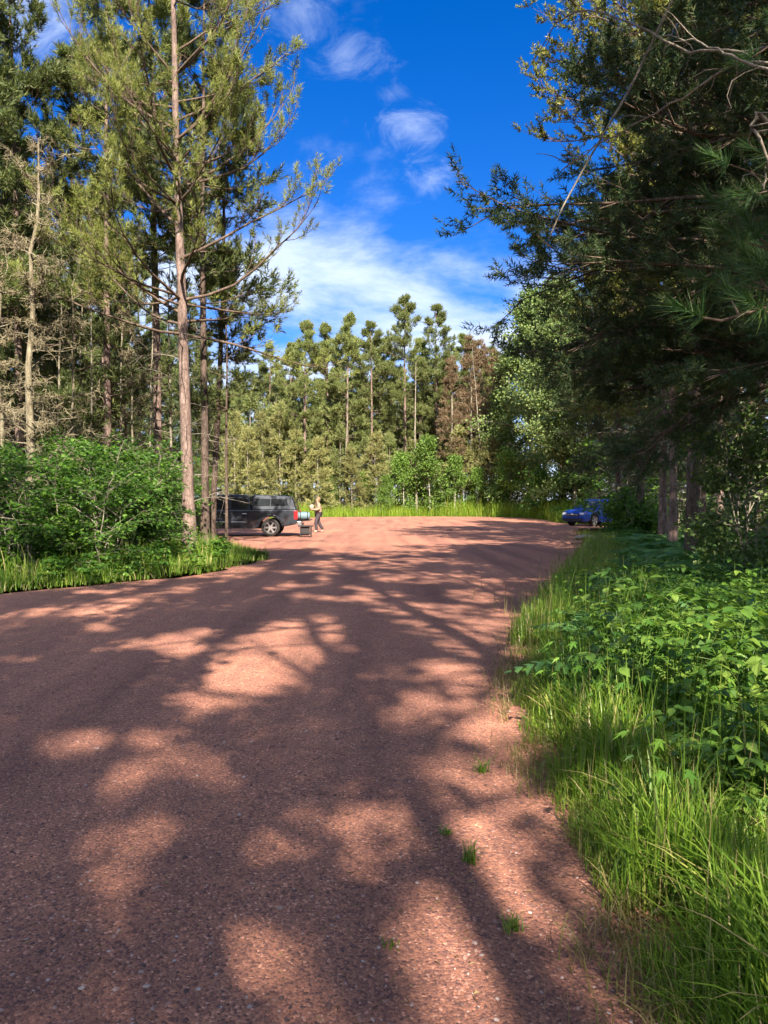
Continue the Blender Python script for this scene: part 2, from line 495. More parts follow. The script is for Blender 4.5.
def conifer(name, loc, seed, H, r0, cb, prof, Lmax, nb, el0, el1, ntw, nsub, tmpl, mats, dead=0, dead_L=1.6,
            tsc=(.8, 1.2), twl=.42, lean=(0, 0), bend=0, wob=.14, az_only=None, extra_b=None, ntuft=2, cull=None,
            br=.03, trunk_sides=10, label=None, group=None, up=0.35, jit=.1, dead_wob=.2, t0=.25, extra=None, name_tag='tree'):
    r = np.random.default_rng(seed)
    T = trunk_pts(H, lean, seed=seed, bend=bend)
    tt = np.linspace(0, 1, len(T))
    flare = 1 + .35 * np.exp(-tt * H / .35)
    trad = r0 * (1 - .93 * tt) ** .8 * flare
    wood = tubes(T[None], trad[None], trunk_sides)

    def on_trunk(z):
        i = np.clip(z / H, 0, 1)
        return np.stack([np.interp(i, tt, T[:, 0]), np.interp(i, tt, T[:, 1]), z], -1), np.interp(i, tt, trad)
    u = np.sort(r.uniform(0, 1, nb) ** .9)
    zb = cb + (H * .985 - cb) * u
    st, rt = on_trunk(zb)
    az = r.uniform(0, 2 * np.pi, nb) if az_only is None else r.uniform(az_only[0], az_only[1], nb)
    L = Lmax * prof(u) * r.uniform(.65, 1.15, nb)
    e0 = R(el0[0]) + (R(el0[1]) - R(el0[0])) * u + r.normal(0, .12, nb)
    e1 = R(el1[0]) + (R(el1[1]) - R(el1[0])) * u + r.normal(0, .15, nb)
    if extra_b is not None:                      # extra named limbs: (z, azimuth deg, length, el0, el1)
        E = np.array(extra_b, float)
        s2, r2 = on_trunk(E[:, 0])
        st = np.concatenate([st, s2]); rt = np.concatenate([rt, r2]); az = np.concatenate([az, R(1) * E[:, 1]])
        L = np.concatenate([L, E[:, 2]]); e0 = np.concatenate([e0, R(1) * E[:, 3]]); e1 = np.concatenate([e1, R(1) * E[:, 4]])
    B = arcs(st, az, e0, e1, L, 7, wob, r)
    tb = np.linspace(0, 1, 7)[None]
    brad = np.minimum(br * (L / Lmax) ** .8, rt * .7)[:, None] * (1 - .85 * tb)
    limbs = [tubes(B, brad, 5)]
    nB = len(az)
    # twigs
    t = t0 + (1 - t0) * (np.arange(ntw)[None] + r.uniform(0, 1, (nB, ntw))) / ntw
    p, d = along(B, t)
    baz = np.arctan2(d[..., 1], d[..., 0])
    sd = np.where(r.random((nB, ntw)) < .5, 1, -1)
    taz = baz + sd * R(1) * r.uniform(25, 70, (nB, ntw)) * (1 - .6 * t)
    tl = (twl * L[:, None] * (1 - .62 * t) + .18) * r.uniform(.6, 1.2, (nB, ntw))
    tel = np.arcsin(np.clip(d[..., 2], -1, 1)) + r.normal(0, .25, t.shape)
    TW = arcs(p.reshape(-1, 3), taz.ravel(), tel.ravel(), tel.ravel() + up, tl.ravel(), 4, .12, r)
    if nsub:
        limbs.append(tubes(TW, (br * .28 * (1 - .7 * np.linspace(0, 1, 4)))[None].repeat(len(TW), 0), 3))
        t2 = .25 + .75 * (np.arange(nsub)[None] + r.uniform(0, 1, (len(TW), nsub))) / nsub
        p2, d2 = along(TW, t2)
        az2 = np.arctan2(d2[..., 1], d2[..., 0]) + np.where(r.random(t2.shape) < .5, 1, -1) * R(1) * r.uniform(20, 60, t2.shape)
        el2 = np.arcsin(np.clip(d2[..., 2], -1, 1)) + r.normal(.1, .3, t2.shape)
        l2 = (.4 * tl.ravel()[:, None] * (1 - .5 * t2) + .1) * r.uniform(.6, 1.2, t2.shape)
        SB = arcs(p2.reshape(-1, 3), az2.ravel(), el2.ravel(), el2.ravel() + up, l2.ravel(), 3, .1, r)
        tips = np.concatenate([SB, ], 0)
        limbs.append(tubes(SB, (br * .14 * np.array([1, .7, .4]))[None].repeat(len(SB), 0), 3))
        q, dq = along(SB, np.concatenate([np.ones((len(SB), 1)), r.uniform(.2, .95, (len(SB), ntuft - 1))], 1))
    else:
        limbs.append(tubes(TW, (br * .25 * (1 - .7 * np.linspace(0, 1, 4)))[None].repeat(len(TW), 0), 3))
        q, dq = along(TW, np.concatenate([np.ones((len(TW), 1)), r.uniform(.1, .95, (len(TW), ntuft - 1))], 1))
    q, dq = q.reshape(-1, 3), dq.reshape(-1, 3)
    qb, db = along(B, np.ones((nB, 1)))
    q = np.concatenate([q, qb.reshape(-1, 3), T[-1:] - [0, 0, .1]])
    dq = np.concatenate([dq, db.reshape(-1, 3), [[0, 0, 1.0]]])
    q = q + r.normal(0, jit, q.shape) * .3
    dq = dq + r.normal(0, .25, dq.shape) + np.array([0, 0, .25])
    if cull is not None:
        keep = cull(q + np.array(loc)[None], r)
        q, dq = q[keep], dq[keep]
    tv, tf = tmpl
    leaf = [instance(tv, tf, q, rot_from(dq, r), r.uniform(tsc[0], tsc[1], len(q)))]
    if dead:
        zd = r.uniform(.12, 1.0, dead) * cb + .3
        s, rr = on_trunk(zd)
        Ld = dead_L * r.uniform(.4, 1.2, dead)
        Db = arcs(s, r.uniform(0, 6.28, dead), r.normal(.05, .25, dead), r.normal(-.1, .35, dead), Ld, 7, dead_wob, r)
        Dr = .012 * (Ld / dead_L)[:, None] * (1.3 - np.linspace(0, 1, 7))[None]
        dl = [tubes(Db, Dr, 4)]
        t3 = r.uniform(.3, .95, (dead, 5))
        p3, d3 = along(Db, t3)
        a3 = np.arctan2(d3[..., 1], d3[..., 0]) + r.normal(0, .8, t3.shape)
        e3 = r.normal(0, .5, t3.shape)
        D2 = arcs(p3.reshape(-1, 3), a3.ravel(), e3.ravel(), e3.ravel() + r.normal(0, .4, a3.size), (Ld[:, None] * .35 * r.uniform(.4, 1.1, t3.shape)).ravel(), 4, dead_wob * 1.3, r)
        dl.append(tubes(D2, np.array([.006, .005, .004, .003])[None].repeat(len(D2), 0), 3))
        DEAD = dl
    else:
        DEAD = []
    return tree_object(name, loc, [(*wood, 0)] + [(*q_, 1) for q_ in DEAD], limbs, leaf, mats, 0.0, label, group, 'tree', extra)


def broadleaf(name, loc, seed, H, r0, cb, Rad, n1, n2, n3, nleaf, tmpl, mats, cull=None, lsc=(.7, 1.25), label=None, group=None,
              spread=.28, el=(10, 70), flat=0.0, cat='tree', stems=1, r1=.05, top_bias=.8, shape=None):
    r = np.random.default_rng(seed)
    Ts, rads = [], []
    for k in range(stems):
        ln = (0, 0) if stems == 1 else tuple(r.normal(0, Rad * .45, 2))
        Hk = H if stems == 1 else H * r.uniform(.65, 1.0)
        Tk = trunk_pts(Hk, ln, .3 if stems == 1 else .15, seed=seed + k)
        if stems > 1:
            Tk = Tk + np.array([*r.normal(0, .12, 2), 0])
        Ts.append(Tk)
        rads.append(r0 * (1 - .9 * np.linspace(0, 1, len(Tk))) ** .8 * (1 + .3 * np.exp(-np.linspace(0, 1, len(Tk)) * Hk / .4)))
    Ts, rads = np.array(Ts), np.array(rads)
    wood = tubes(Ts, rads, 9 if stems == 1 else 5)
    n1s = max(1, n1 // stems)
    u = (np.arange(n1s)[None] + r.uniform(0, 1, (stems, n1s))) / n1s
    hfr = cb / H + (1 - cb / H) * u ** top_bias * .97
    p, _ = along(Ts, hfr)
    p = p.reshape(-1, 3)
    u = u.ravel()
    pr = shape(u) if shape is not None else np.sqrt(np.clip(1 - (u * 1.05 - .35) ** 2 / .62, .08, 1))
    L = Rad * pr * r.uniform(.75, 1.15, len(u))
    az = r.uniform(0, 6.283, len(u))
    e0 = R(el[0]) + (R(el[1]) - R(el[0])) * u + r.normal(0, .15, len(u))
    B = arcs(p, az, e0, e0 - .25, L, 6, .15, r)
    limbs = [tubes(B, (r1 * (L / Rad))[:, None] * (1.05 - .85 * np.linspace(0, 1, 6))[None], 5)]
    t = .2 + .8 * (np.arange(n2)[None] + r.uniform(0, 1, (len(B), n2))) / n2
    p2, d2 = along(B, t)
    a2 = np.arctan2(d2[..., 1], d2[..., 0]) + r.normal(0, .9, t.shape)
    e2 = np.arcsin(np.clip(d2[..., 2], -1, 1)) * .6 + r.normal(.05, .4, t.shape) * (1 - flat)
    l2 = (.45 * L[:, None] * (1 - .5 * t) + .2 * Rad * .3) * r.uniform(.6, 1.2, t.shape)
    C2 = arcs(p2.reshape(-1, 3), a2.ravel(), e2.ravel(), e2.ravel() - .2, l2.ravel(), 4, .18, r)
    if cull is not None:
        CW = C2[cull(C2[:, 2] + np.array(loc)[None], r)]
    else:
        CW = C2
    limbs.append(tubes(CW, (r1 * .3 * np.array([1, .7, .5, .25]))[None].repeat(len(CW), 0), 3))
    t3 = .2 + .8 * (np.arange(n3)[None] + r.uniform(0, 1, (len(C2), n3))) / n3
    p3, d3 = along(C2, t3)
    tw = p3.reshape(-1, 3)
    dw = d3.reshape(-1, 3)
    P = np.repeat(tw, nleaf, 0) + r.normal(0, 1, (len(tw) * nleaf, 3)) * np.array([spread, spread, spread * (.75 - .45 * flat)])
    D = np.repeat(dw, nleaf, 0) + r.normal(0, .8, P.shape) + np.array([0, 0, -.15])
    if flat:
        D[:, 2] *= (1 - flat * .7)
    if cull is not None:
        k = cull(P + np.array(loc)[None], r)
        P, D = P[k], D[k]
    tv, tf = tmpl
    Rm = rot_from(D, r)
    if flat:                                   # leaf blades lie near level
        d = Rm[..., 2]
        upv = np.array([0, 0, 1.0]) + r.normal(0, .35, d.shape)
        x = np.cross(upv, d)
        x /= np.linalg.norm(x, axis=-1, keepdims=True) + 1e-9
        y = np.cross(d, x)
        Rm = np.stack([x, y, d], -1)
    leaf = [instance(tv, tf, P, Rm, r.uniform(lsc[0], lsc[1], len(P)))]
    return tree_object(name, loc, wood, limbs, leaf, mats, 0.0, label, group, cat)


def place(proto, loc, rz=None, sc=1.0, label=None, group=None, lean=(0, 0)):
    c = copy_tree(proto)
    c.location = loc
    c.rotation_euler = (lean[0], lean[1], rng.uniform(0, 6.28) if rz is None else rz)
    c.scale = (sc, sc, sc) if np.isscalar(sc) else sc
    if label:
        c['label'] = label
    if group:
        c['group'] = group
    elif 'group' in c.keys():
        del c['group']
    return c


# ---------------------------------------------------------------- crowns, mostly unseen behind the camera, are cut open to put sun patches here
LIT = [
    [(168, 700), (200, 672), (235, 640), (262, 622), (300, 615), (345, 612), (358, 640), (335, 665), (290, 692), (240, 712), (190, 715)],
    [(138, 640), (170, 632), (218, 624), (226, 632), (200, 655), (165, 660)],
    [(82, 627), (122, 623), (124, 633), (88, 635)],
    [(0, 764), (60, 735), (112, 720), (112, 738), (85, 764), (50, 776)],
    [(66, 822), (100, 780), (140, 735), (178, 720), (195, 740), (175, 775), (130, 800), (85, 822)],
    [(370, 960), (395, 900), (450, 880), (485, 870), (500, 910), (540, 960), (585, 1100), (360, 1100)],
    [(505, 860), (540, 850), (590, 930), (660, 1060), (610, 1060), (560, 950)],
    [(385, 815), (410, 785), (440, 790), (445, 815), (415, 835)],
    [(228, 832), (280, 820), (300, 840), (285, 875), (240, 870)],
    [(150, 1000), (170, 970), (215, 985), (225, 1060), (150, 1060)],
    [(270, 940), (335, 950), (340, 1060), (270, 1060)],
    [(355, 722), (420, 690), (440, 700), (400, 732)],
    [(450, 720), (500, 705), (500, 735), (460, 745)],
    [(440, 780), (500, 770), (520, 800), (470, 812)],
    [(425, 662), (482, 660), (495, 688), (432, 694)],
    [(628, 570), (712, 568), (716, 592), (626, 592)],
]


def lit_prob(gx, gy):
    """share of sun wanted on the ground at gx, gy"""
    q = np.zeros_like(gx)
    wx = gx + .16 * (vnoise(gx * 3.1, gy * 2.6, 71) - .5) + .22 * (vnoise(gx * 7.5, gy * 6.5, 72) - .5)
    wy = gy + .26 * (vnoise(gx * 3.1, gy * 2.6, 73) - .5) + .34 * (vnoise(gx * 7.5, gy * 6.5, 74) - .5)
    Y = np.maximum(wy, .5)
    px, py = 384 + F * wx / Y, HOR + F * CAM_H / Y
    n = vnoise(gx * 1.7, gy * 1.1, 3) * .6 + vnoise(gx * 4.1, gy * 3.0, 5) * .4
    q = np.where(n > .70, .85, 0.0)                                   # small scattered flecks
    q = np.where((gy < 4.8) & (gx < .9) & (n > np.where(gx > -1.3, .58, .64)), .85, q)
    far = ((gy > 11.5) & (gx > -2.2) & (gx < 6)) | ((gy > 7.5) & (gx > -.3) & (gx < 6))                        # streaky part of the lot
    q = np.where(far, np.where(n > .43, .95, .0), q)
    n2 = vnoise(gx * 2.3, gy * 1.6, 9) * .55 + vnoise(gx * 6, gy * 5, 4) * .45
    vl = .9 + .25 * np.maximum(gy - 5, 0) ** 1.0
    verge = (gx > np.where(gy < 6, .85, .85 + (gy - 6) * .26)) & (gy < 11)
    q = np.where(verge, np.where(n2 > .27, 1.0, .0), q)
    q = np.where((gx > 2.4) & (gy >= 11) & (gy < 26), np.where(n2 > .5, .85, 0), q)
    q = np.where((gy > 12.6) & (gy < 20) & (gx < -2.6) & (gx > -9), np.where(n > .47, .9, 0), q)
    nf = vnoise(gx * 5.2, gy * 3.6, 75) * .65 + vnoise(gx * 11, gy * 8, 76) * .35
    q = np.where((gx > -2.2) & (gx < 1.4) & (gy > 1.5) & (gy < 9) & (nf > .63), .9, q)
    for poly in LIT:
        q = np.where((gy > .9) & inside(poly, px, py), np.where(nf < .16, .4, 1.0), q)
    q = np.where(gy > 33, 1.0, q)
    return q


def cull_lit(p, r):
    gx, gy = ground_hit(p)
    j = r.normal(0, .05, (2, len(gx)))
    q = lit_prob(gx + j[0], gy + j[1])
    return r.random(len(gx)) > q


def cull_soft(p, r):
    gx, gy = ground_hit(p)
    q = np.zeros_like(gx)
    Y = np.maximum(gy, .5)
    px, py = 384 + F * gx / Y, HOR + F * CAM_H / Y
    for poly in LIT:
        q = np.where((gy > .9) & inside(poly, px, py), 1.0, q)
    return r.random(len(gx)) > q


# ---------------------------------------------------------------- ground and gravel
def noisy_outline(pts, step=.35, amp=.12, seed=0):
    r = np.random.default_rng(seed)
    out = []
    for i in range(len(pts)):
        a, b = np.array(pts[i], float), np.array(pts[(i + 1) % len(pts)], float)
        L = np.linalg.norm(b - a)
        n = max(1, int(L / step))
        if L > 18:
            n = max(1, int(L / 3))
        nv = np.array([-(b - a)[1], (b - a)[0]]) / (L + 1e-9)
        for k in range(n):
            p = a + (b - a) * k / n
            am = amp * (1 if L < 18 else .3)
            out.append(p + nv * am * (vnoise(p[0:1] * 1.9 + 7, p[1:2] * 1.9, seed)[0] - .5 + (vnoise(p[0:1] * 6, p[1:2] * 6, seed + 2)[0] - .5) * .6) * 2)
    return np.array(out)


LOT = [(1.3, -30), (1.15, -3), (1.15, 1.5), (1.15, 2.26), (1.17, 2.9), (1.22, 4.4), (1.33, 5.9), (1.75, 7.9), (2.65, 10.8), (3.4, 13.2), (5.4, 19.7), (7.4, 26.3),
       (9.6, 37), (10.9, 41.5), (16.5, 43), (16.8, 47.5), (12.4, 49), (12.3, 54), (12.9, 60), (12.6, 66), (9.5, 70.5), (3.6, 72), (-5, 69), (-12, 61), (-17, 52), (-17.5, 40), (-15, 30), (-11, 26.5), (-4.9, 24.9), (-3.5, 22.5),
       (-3.1, 19.9), (-3.9, 15.8), (-5.3, 13.9), (-6.5, 12.6), (-10, 11.6), (-25, 10.8), (-60, 10.5), (-60, 4), (-12, 3.0), (-6.5, 0), (-5, -6), (-5, -30)]
OUT = noisy_outline(LOT)


def grid_sheet(name, x0, x1, y0, y1, n, mat, z=0.0, amp=0.0):
    xs, ys = np.linspace(x0, x1, n), np.linspace(y0, y1, n)
    gx, gy = np.meshgrid(xs, ys)
    V = np.stack([gx, gy, np.full_like(gx, z)], -1).reshape(-1, 3)
    i = np.arange(n * n).reshape(n, n)
    q = np.stack([i[:-1, :-1], i[:-1, 1:], i[1:, 1:], i[1:, :-1]], -1).reshape(-1, 4)
    return make_mesh(name, [(V, q, 0)], [mat])


g = link('ground', grid_sheet('ground', -1500, 1500, -1500, 1500, 3, M['soil']))
tag(g, kind='structure')
bm = bmesh.new()
f = bm.faces.new([bm.verts.new((x, y, .006)) for x, y in OUT])
if f.normal.z < 0:
    f.normal_flip()
bmesh.ops.triangulate(bm, faces=bm.faces[:])
me = bpy.data.meshes.new('gravel_lot')
bm.normal_update()
bm.to_mesh(me)
bm.free()
me.materials.append(M['gravel'])
tag(link('gravel_lot', me), kind='structure')


def edge_x(gy):
    """right hand edge of the gravel"""
    ys = np.array([-30, -3, 1.5, 2.26, 2.9, 4.4, 5.9, 7.9, 10.8, 13.2, 19.7, 26.3, 37, 41.5])
    xs = np.array([1.0, .92, .89, .89, .90, .94, 1.05, 1.44, 2.34, 3.1, 5.2, 7.3, 9.6, 10.9])
    return np.interp(gy, ys, xs)


def on_lot(x, y):
    return inside(LOT, np.asarray(x, float), np.asarray(y, float))


# loose stones on the gravel near the viewer
def stones():
    n = 42000
    Y = 1.6 + 10.5 * rng.random(n) ** 1.9
    X = rng.uniform(-.62, .62, n) * (Y + .6)
    k = on_lot(X, Y) & ((vnoise(X * 1.3, Y * 1.3, 21) * .6 + vnoise(X * 4, Y * 4, 22) * .4) > rng.uniform(.1, .75, n))
    X, Y = X[k], Y[k]
    tv = np.array([[1, 0, 0], [0, 1, 0], [-1, 0, 0], [0, -1, 0], [.7, .7, .35], [-.6, .6, .4], [-.7, -.6, .3], [.6, -.7, .4], [.2, .1, .75]], float)
    tf = np.array([[0, 1, 4], [1, 2, 5], [2, 3, 6], [3, 0, 7], [0, 4, 7], [1, 5, 4], [2, 6, 5], [3, 7, 6], [4, 5, 8], [5, 6, 8], [6, 7, 8], [7, 4, 8]])
    n = len(X)
    a = rng.uniform(0, 6.28, n)
    sx, sy = rng.uniform(.7, 1.3, n), rng.uniform(.6, 1.1, n)
    Rm = np.zeros((n, 3, 3))
    Rm[:, 0, 0], Rm[:, 0, 1], Rm[:, 1, 0], Rm[:, 1, 1], Rm[:, 2, 2] = np.cos(a) * sx, -np.sin(a) * sy, np.sin(a) * sx, np.cos(a) * sy, rng.uniform(.6, 1.1, n)
    s = rng.lognormal(math.log(.0046), .45, n)
    v = instance(tv, tf, np.stack([X, Y, np.full(n, .005)], -1), Rm, np.minimum(s, .014))
    tag(link('loose_gravel', make_mesh('loose_gravel', [(*v, 0)], [M['pebble']], False)), 'loose dark red stones strewn over the gravel road in front', 'gravel', None, 'stuff')


stones()


# ---------------------------------------------------------------- grass
def blades(X, Y, h, w, lean=.5, z0=0.0, r=None):
    r = r or rng
    n = len(X)
    az = r.uniform(0, 6.283, n)
    ln = np.minimum(np.abs(r.normal(0, lean, n)), .95)
    t = np.array([0, .3, .6, .85, 1.0])
    b = np.stack([X, Y, np.full(n, z0)], -1)
    d = np.stack([np.cos(az), np.sin(az), np.zeros(n)], -1)
    s = np.stack([-np.sin(az + r.normal(0, .5, n)), np.cos(az), np.zeros(n)], -1)
    V = np.zeros((n, 9, 3))
    for k, tt in enumerate(t):
        c = b + d * (h * ln * tt ** 2)[:, None] + np.array([0, 0, 1.0]) * (h * (tt - .35 * np.minimum(ln, 1.2) * tt ** 3))[:, None]
        if k < 4:
            ww = w * (1 - .75 * tt ** 1.6)
            V[:, 2 * k] = c - s * (ww / 2)[:, None]
            V[:, 2 * k + 1] = c + s * (ww / 2)[:, None]
        else:
            V[:, 8] = c
    o = (np.arange(n) * 9)[:, None, None]
    q = np.array([[0, 1, 3, 2], [2, 3, 5, 4], [4, 5, 7, 6]])[None] + o
    tr = np.array([[6, 7, 8]])[None] + o
    Vf = V.reshape(-1, 3)
    return [(Vf, q.reshape(-1, 4))], (Vf, tr.reshape(-1, 3))


def grass_object(name, sets, mat, label):
    parts = []
    for X, Y, h, w, ln in sets:
        (V, q), = blades(X, Y, h, w, ln)[0]
        # quads and tip triangles must share vertices so that each blade stays one island
        n = len(X)
        o = (np.arange(n) * 9)[:, None, None]
        tr = (np.array([[6, 7, 8, 8]])[None] + o).reshape(-1, 4)
        parts.append((V, q, tr))
    vs, loops, tot = [], [], []
    off = 0
    for V, q, tr in parts:
        vs.append(V)
        fq = q + off
        ft = tr[:, :3] + off
        loops += [fq.ravel(), ft.ravel()]
        tot += [np.full(len(fq), 4), np.full(len(ft), 3)]
        off += len(V)
    V = np.concatenate(vs).astype(np.float32)
    L = np.concatenate(loops).astype(np.int32)
    T = np.concatenate(tot).astype(np.int32)
    me = bpy.data.meshes.new(name)
    me.vertices.add(len(V)); me.vertices.foreach_set('co', V.ravel())
    me.loops.add(len(L)); me.loops.foreach_set('vertex_index', L)
    me.polygons.add(len(T))
    st = np.zeros(len(T), np.int32); st[1:] = np.cumsum(T)[:-1]
    me.polygons.foreach_set('loop_start', st); me.polygons.foreach_set('loop_total', T)
    me.polygons.foreach_set('use_smooth', np.ones(len(T), bool))
    me.materials.append(mat)
    me.update(); me.validate()
    o = link(name, me)
    return tag(o, label, 'grass', None, 'stuff')


def verge_grass():
    sets = []
    n = 17000                                                     # dense band along the road edge, near
    Y = 1.9 + 7.0 * rng.random(n) ** 1.35
    off = rng.gamma(1.7, .22, n) * (1 + .07 * Y)
    X = edge_x(Y) + off - .06
    m = vnoise(X * 3, Y * 3, 31)
    k = (m > .25 + .1 * rng.random(n)) & (X < .56 * Y + .4)
    X, Y, off = X[k], Y[k], off[k]
    h = (.12 + .34 * np.clip(off / .4, 0, 1) - .12 * np.clip((Y - 4) / 3, 0, 1)) * rng.uniform(.55, 1.25, len(X)) * (.75 + .5 * vnoise(X * 2, Y * 2, 33))
    sets.append((X, Y, h, rng.uniform(.005, .0125, len(X)) * np.clip(h / .3, .6, 1.3), .6))
    n = 15000                                                     # further along
    Y = 8 + 24 * rng.random(n) ** 1.4
    off = rng.gamma(1.6, .36, n) * (1 + .025 * Y)
    X = edge_x(Y) + off - .15
    k = vnoise(X * 1.5, Y * 1.5, 35) > .3
    X, Y = X[k], Y[k]
    sets.append((X, Y, rng.uniform(.12, .42, len(X)), rng.uniform(.008, .015, len(X)), .5))
    n = 500                                                       # tall flowering stalks
    Y = 2.6 + 8 * rng.random(n)
    X = edge_x(Y) + rng.uniform(.2, 1.6, n)
    sets.append((X, Y, rng.uniform(.55, .95, n), rng.uniform(.004, .007, n), .25))
    grass_object('verge_grass', sets, M['grass'], 'tall bright green grass along the right edge of the gravel')
    n = 5200
    Y = 1.7 + 7 * rng.random(n) ** 1.2
    X = edge_x(Y) + rng.normal(.02, .13, n)
    k = vnoise(X * 5, Y * 5, 41) > .45
    X, Y = X[k], Y[k]
    s = [(X, Y, rng.uniform(.05, .2, len(X)), rng.uniform(.003, .006, len(X)), 1.1)]
    n = 2200
    Y = 10 + 26 * rng.random(n)
    X = edge_x(Y) + rng.normal(.35, .5, n)
    s.append((X, Y, rng.uniform(.12, .42, n), rng.uniform(.007, .011, n), .5))
    n = 260
    Y = 2.3 + 8 * rng.random(n)
    X = edge_x(Y) + rng.uniform(.05, 1.3, n)
    s.append((X, Y, rng.uniform(.35, .85, n), rng.uniform(.003, .006, n), .45))
    grass_object('dry_grass', s, M['grass_dry'], 'thin straw coloured grass at the bare edge of the gravel')


verge_grass()


def litter():
    n = 5200
    Y = 1.8 + 15 * rng.random(n) ** 1.6
    X = rng.uniform(-.62, .62, n) * (Y + .6)
    k = on_lot(X, Y) & (vnoise(X * .9, Y * .9, 27) > rng.uniform(.2, .9, n))
    X, Y = X[k], Y[k]
    n = len(X)
    az = rng.uniform(0, 6.283, n)
    L = rng.uniform(.012, .06, n)
    w = np.where(rng.random(n) < .8, rng.uniform(.0012, .003, n), rng.uniform(.006, .014, n))
    L = np.where(w > .005, L * .5, L)
    d = np.stack([np.cos(az), np.sin(az), np.zeros(n)], -1)
    sd = np.stack([-np.sin(az), np.cos(az), np.zeros(n)], -1)
    c = np.stack([X, Y, np.full(n, .011)], -1)
    up = np.zeros((n, 3)); up[:, 2] = rng.uniform(.002, .008, n)
    V = np.stack([c - d * (L / 2)[:, None], c + sd * (w / 2)[:, None] + up, c + d * (L / 2)[:, None], c - sd * (w / 2)[:, None] + up * .3], 1)
    q = np.arange(n * 4).reshape(n, 4)
    tag(link('needle_litter', make_mesh('needle_litter', [(V.reshape(-1, 3), q, 0)], [M['litter']], False)), 'dry pine needles and leaf scraps scattered on the gravel', 'litter', None, 'stuff')


M['litter'] = mat_leaf('dry_litter', [(0, (.10, .06, .035)), (.6, (.22, .14, .07)), (1, (.38, .28, .15))], .1, .8, .2)
litter()


def island_grass():
    n = 60000
    X = rng.uniform(-16, -2.6, n)
    Y = rng.uniform(11.2, 27, n)
    lot = on_lot(X, Y)
    k = np.ones(n, bool)
    # close to the edge only, thinner further in
    d = np.full(n, 9.0)
    E = OUT[::2]
    for i in range(0, n, 6000):
        s = slice(i, i + 6000)
        d[s] = np.sqrt(((X[s, None] - E[None, :, 0]) ** 2 + (Y[s, None] - E[None, :, 1]) ** 2).min(1))
    k &= rng.random(n) < np.where(lot, .22 * np.exp(-d / .16), np.where(d < 1.7, 1, np.exp(-(d - 1.7) / .8)))
    X, Y, d = X[k], Y[k], np.where(lot, .0, d)[k]
    h = np.clip(.06 + .30 * d, .05, .55) * rng.uniform(.4, 1.3, len(X)) * (.5 + vnoise(X * 1.4, Y * 1.4, 44))
    kk = rng.random(len(X)) < .35 + .9 * vnoise(X * 2.1, Y * 2.1, 45)
    X, Y, d, h = X[kk], Y[kk], d[kk], h[kk]
    grass_object('island_grass', [(X, Y, h, rng.uniform(.009, .017, len(X)), .5)], M['grass'], 'green grass on the rounded verge in front of the left trees')


island_grass()


def far_grass():
    sets = []
    n = 90000
    X = rng.uniform(-24, 26, n)
    Y = rng.uniform(47, 84, n)
    k = ~on_lot(X, Y) & (X > -15) & (vnoise(X * .4, Y * .4, 51) > .1) & (X < .40 * Y) & (X > -.27 * Y)
    k &= (Y > 56)
    X, Y = X[k], Y[k]
    h = rng.uniform(.5, 1.35, len(X)) * (.65 + .7 * vnoise(X * .5, Y * .3, 53)) * np.where(X > 6, 1.35, 1.0)
    sets.append((X, Y, h, rng.uniform(.02, .04, len(X)), .4))
    n = 9000
    X = rng.uniform(11.5, 17, n)
    Y = rng.uniform(47, 74, n)
    k = ~on_lot(X, Y)
    X, Y = X[k], Y[k]
    sets.append((X, Y, rng.uniform(.5, 1.1, len(X)), rng.uniform(.02, .035, len(X)), .4))
    grass_object('meadow_grass', sets, M['grass_far'], 'sunlit yellow green meadow grass across the back of the lot')


far_grass()


# ---------------------------------------------------------------- ferns and leafy plants on the right
def fern_template(seed, nf=7, L=.75):
    r = np.random.default_rng(seed)
    V, Q = [], []
    for f_ in range(nf):
        az = 6.283 * f_ / nf + r.normal(0, .25)
        l = L * r.uniform(.7, 1.15)
        n = 15
        t = np.linspace(0, 1, n + 1)
        rad = l * (.28 * t + .62 * t ** 1.7)
        z = l * (.95 * t - .62 * t ** 2.3)
        P = np.stack([np.cos(az) * rad, np.sin(az) * rad, z], -1)
        sdir = np.array([-math.sin(az), math.cos(az), 0])
        for i in range(2, n + 1):
            d = P[i] - P[i - 1]
            d /= np.linalg.norm(d)
            pl = l * .30 * math.sin(math.pi * min(1, (i / n) ** .75 * .93 + .04)) + .012
            w = l * .045
            for sd in (1, -1):
                o = len(V)
                a = P[i] - d * w * .6
                b = P[i] + d * w * .6
                tip = P[i] + sdir * sd * pl + d * pl * .35 + np.array([0, 0, -pl * .22 + r.normal(0, .012)])
                mid = P[i] + sdir * sd * pl * .55 + d * (pl * .2 + w * .7) + np.array([0, 0, -pl * .04])
                mid2 = P[i] + sdir * sd * pl * .55 + d * (pl * .2 - w * .5) + np.array([0, 0, -pl * .04])
                V += [a, mid2, tip, mid, b]
                Q += [[o, o + 1, o + 2, o + 3], [o, o + 3, o + 4, o + 4]]
    V = np.array(V)
    T = []
    for q in Q:
        if q[2] == q[3]:
            T.append(q[:3])
        else:
            T += [[q[0], q[1], q[2]], [q[0], q[2], q[3]]]
    return V, np.array(T)


def zrot(n, r=None, tilt=.12):
    r = r or rng
    d = np.stack([r.normal(0, tilt, n), r.normal(0, tilt, n), np.ones(n)], -1)
    return rot_from(d, r)


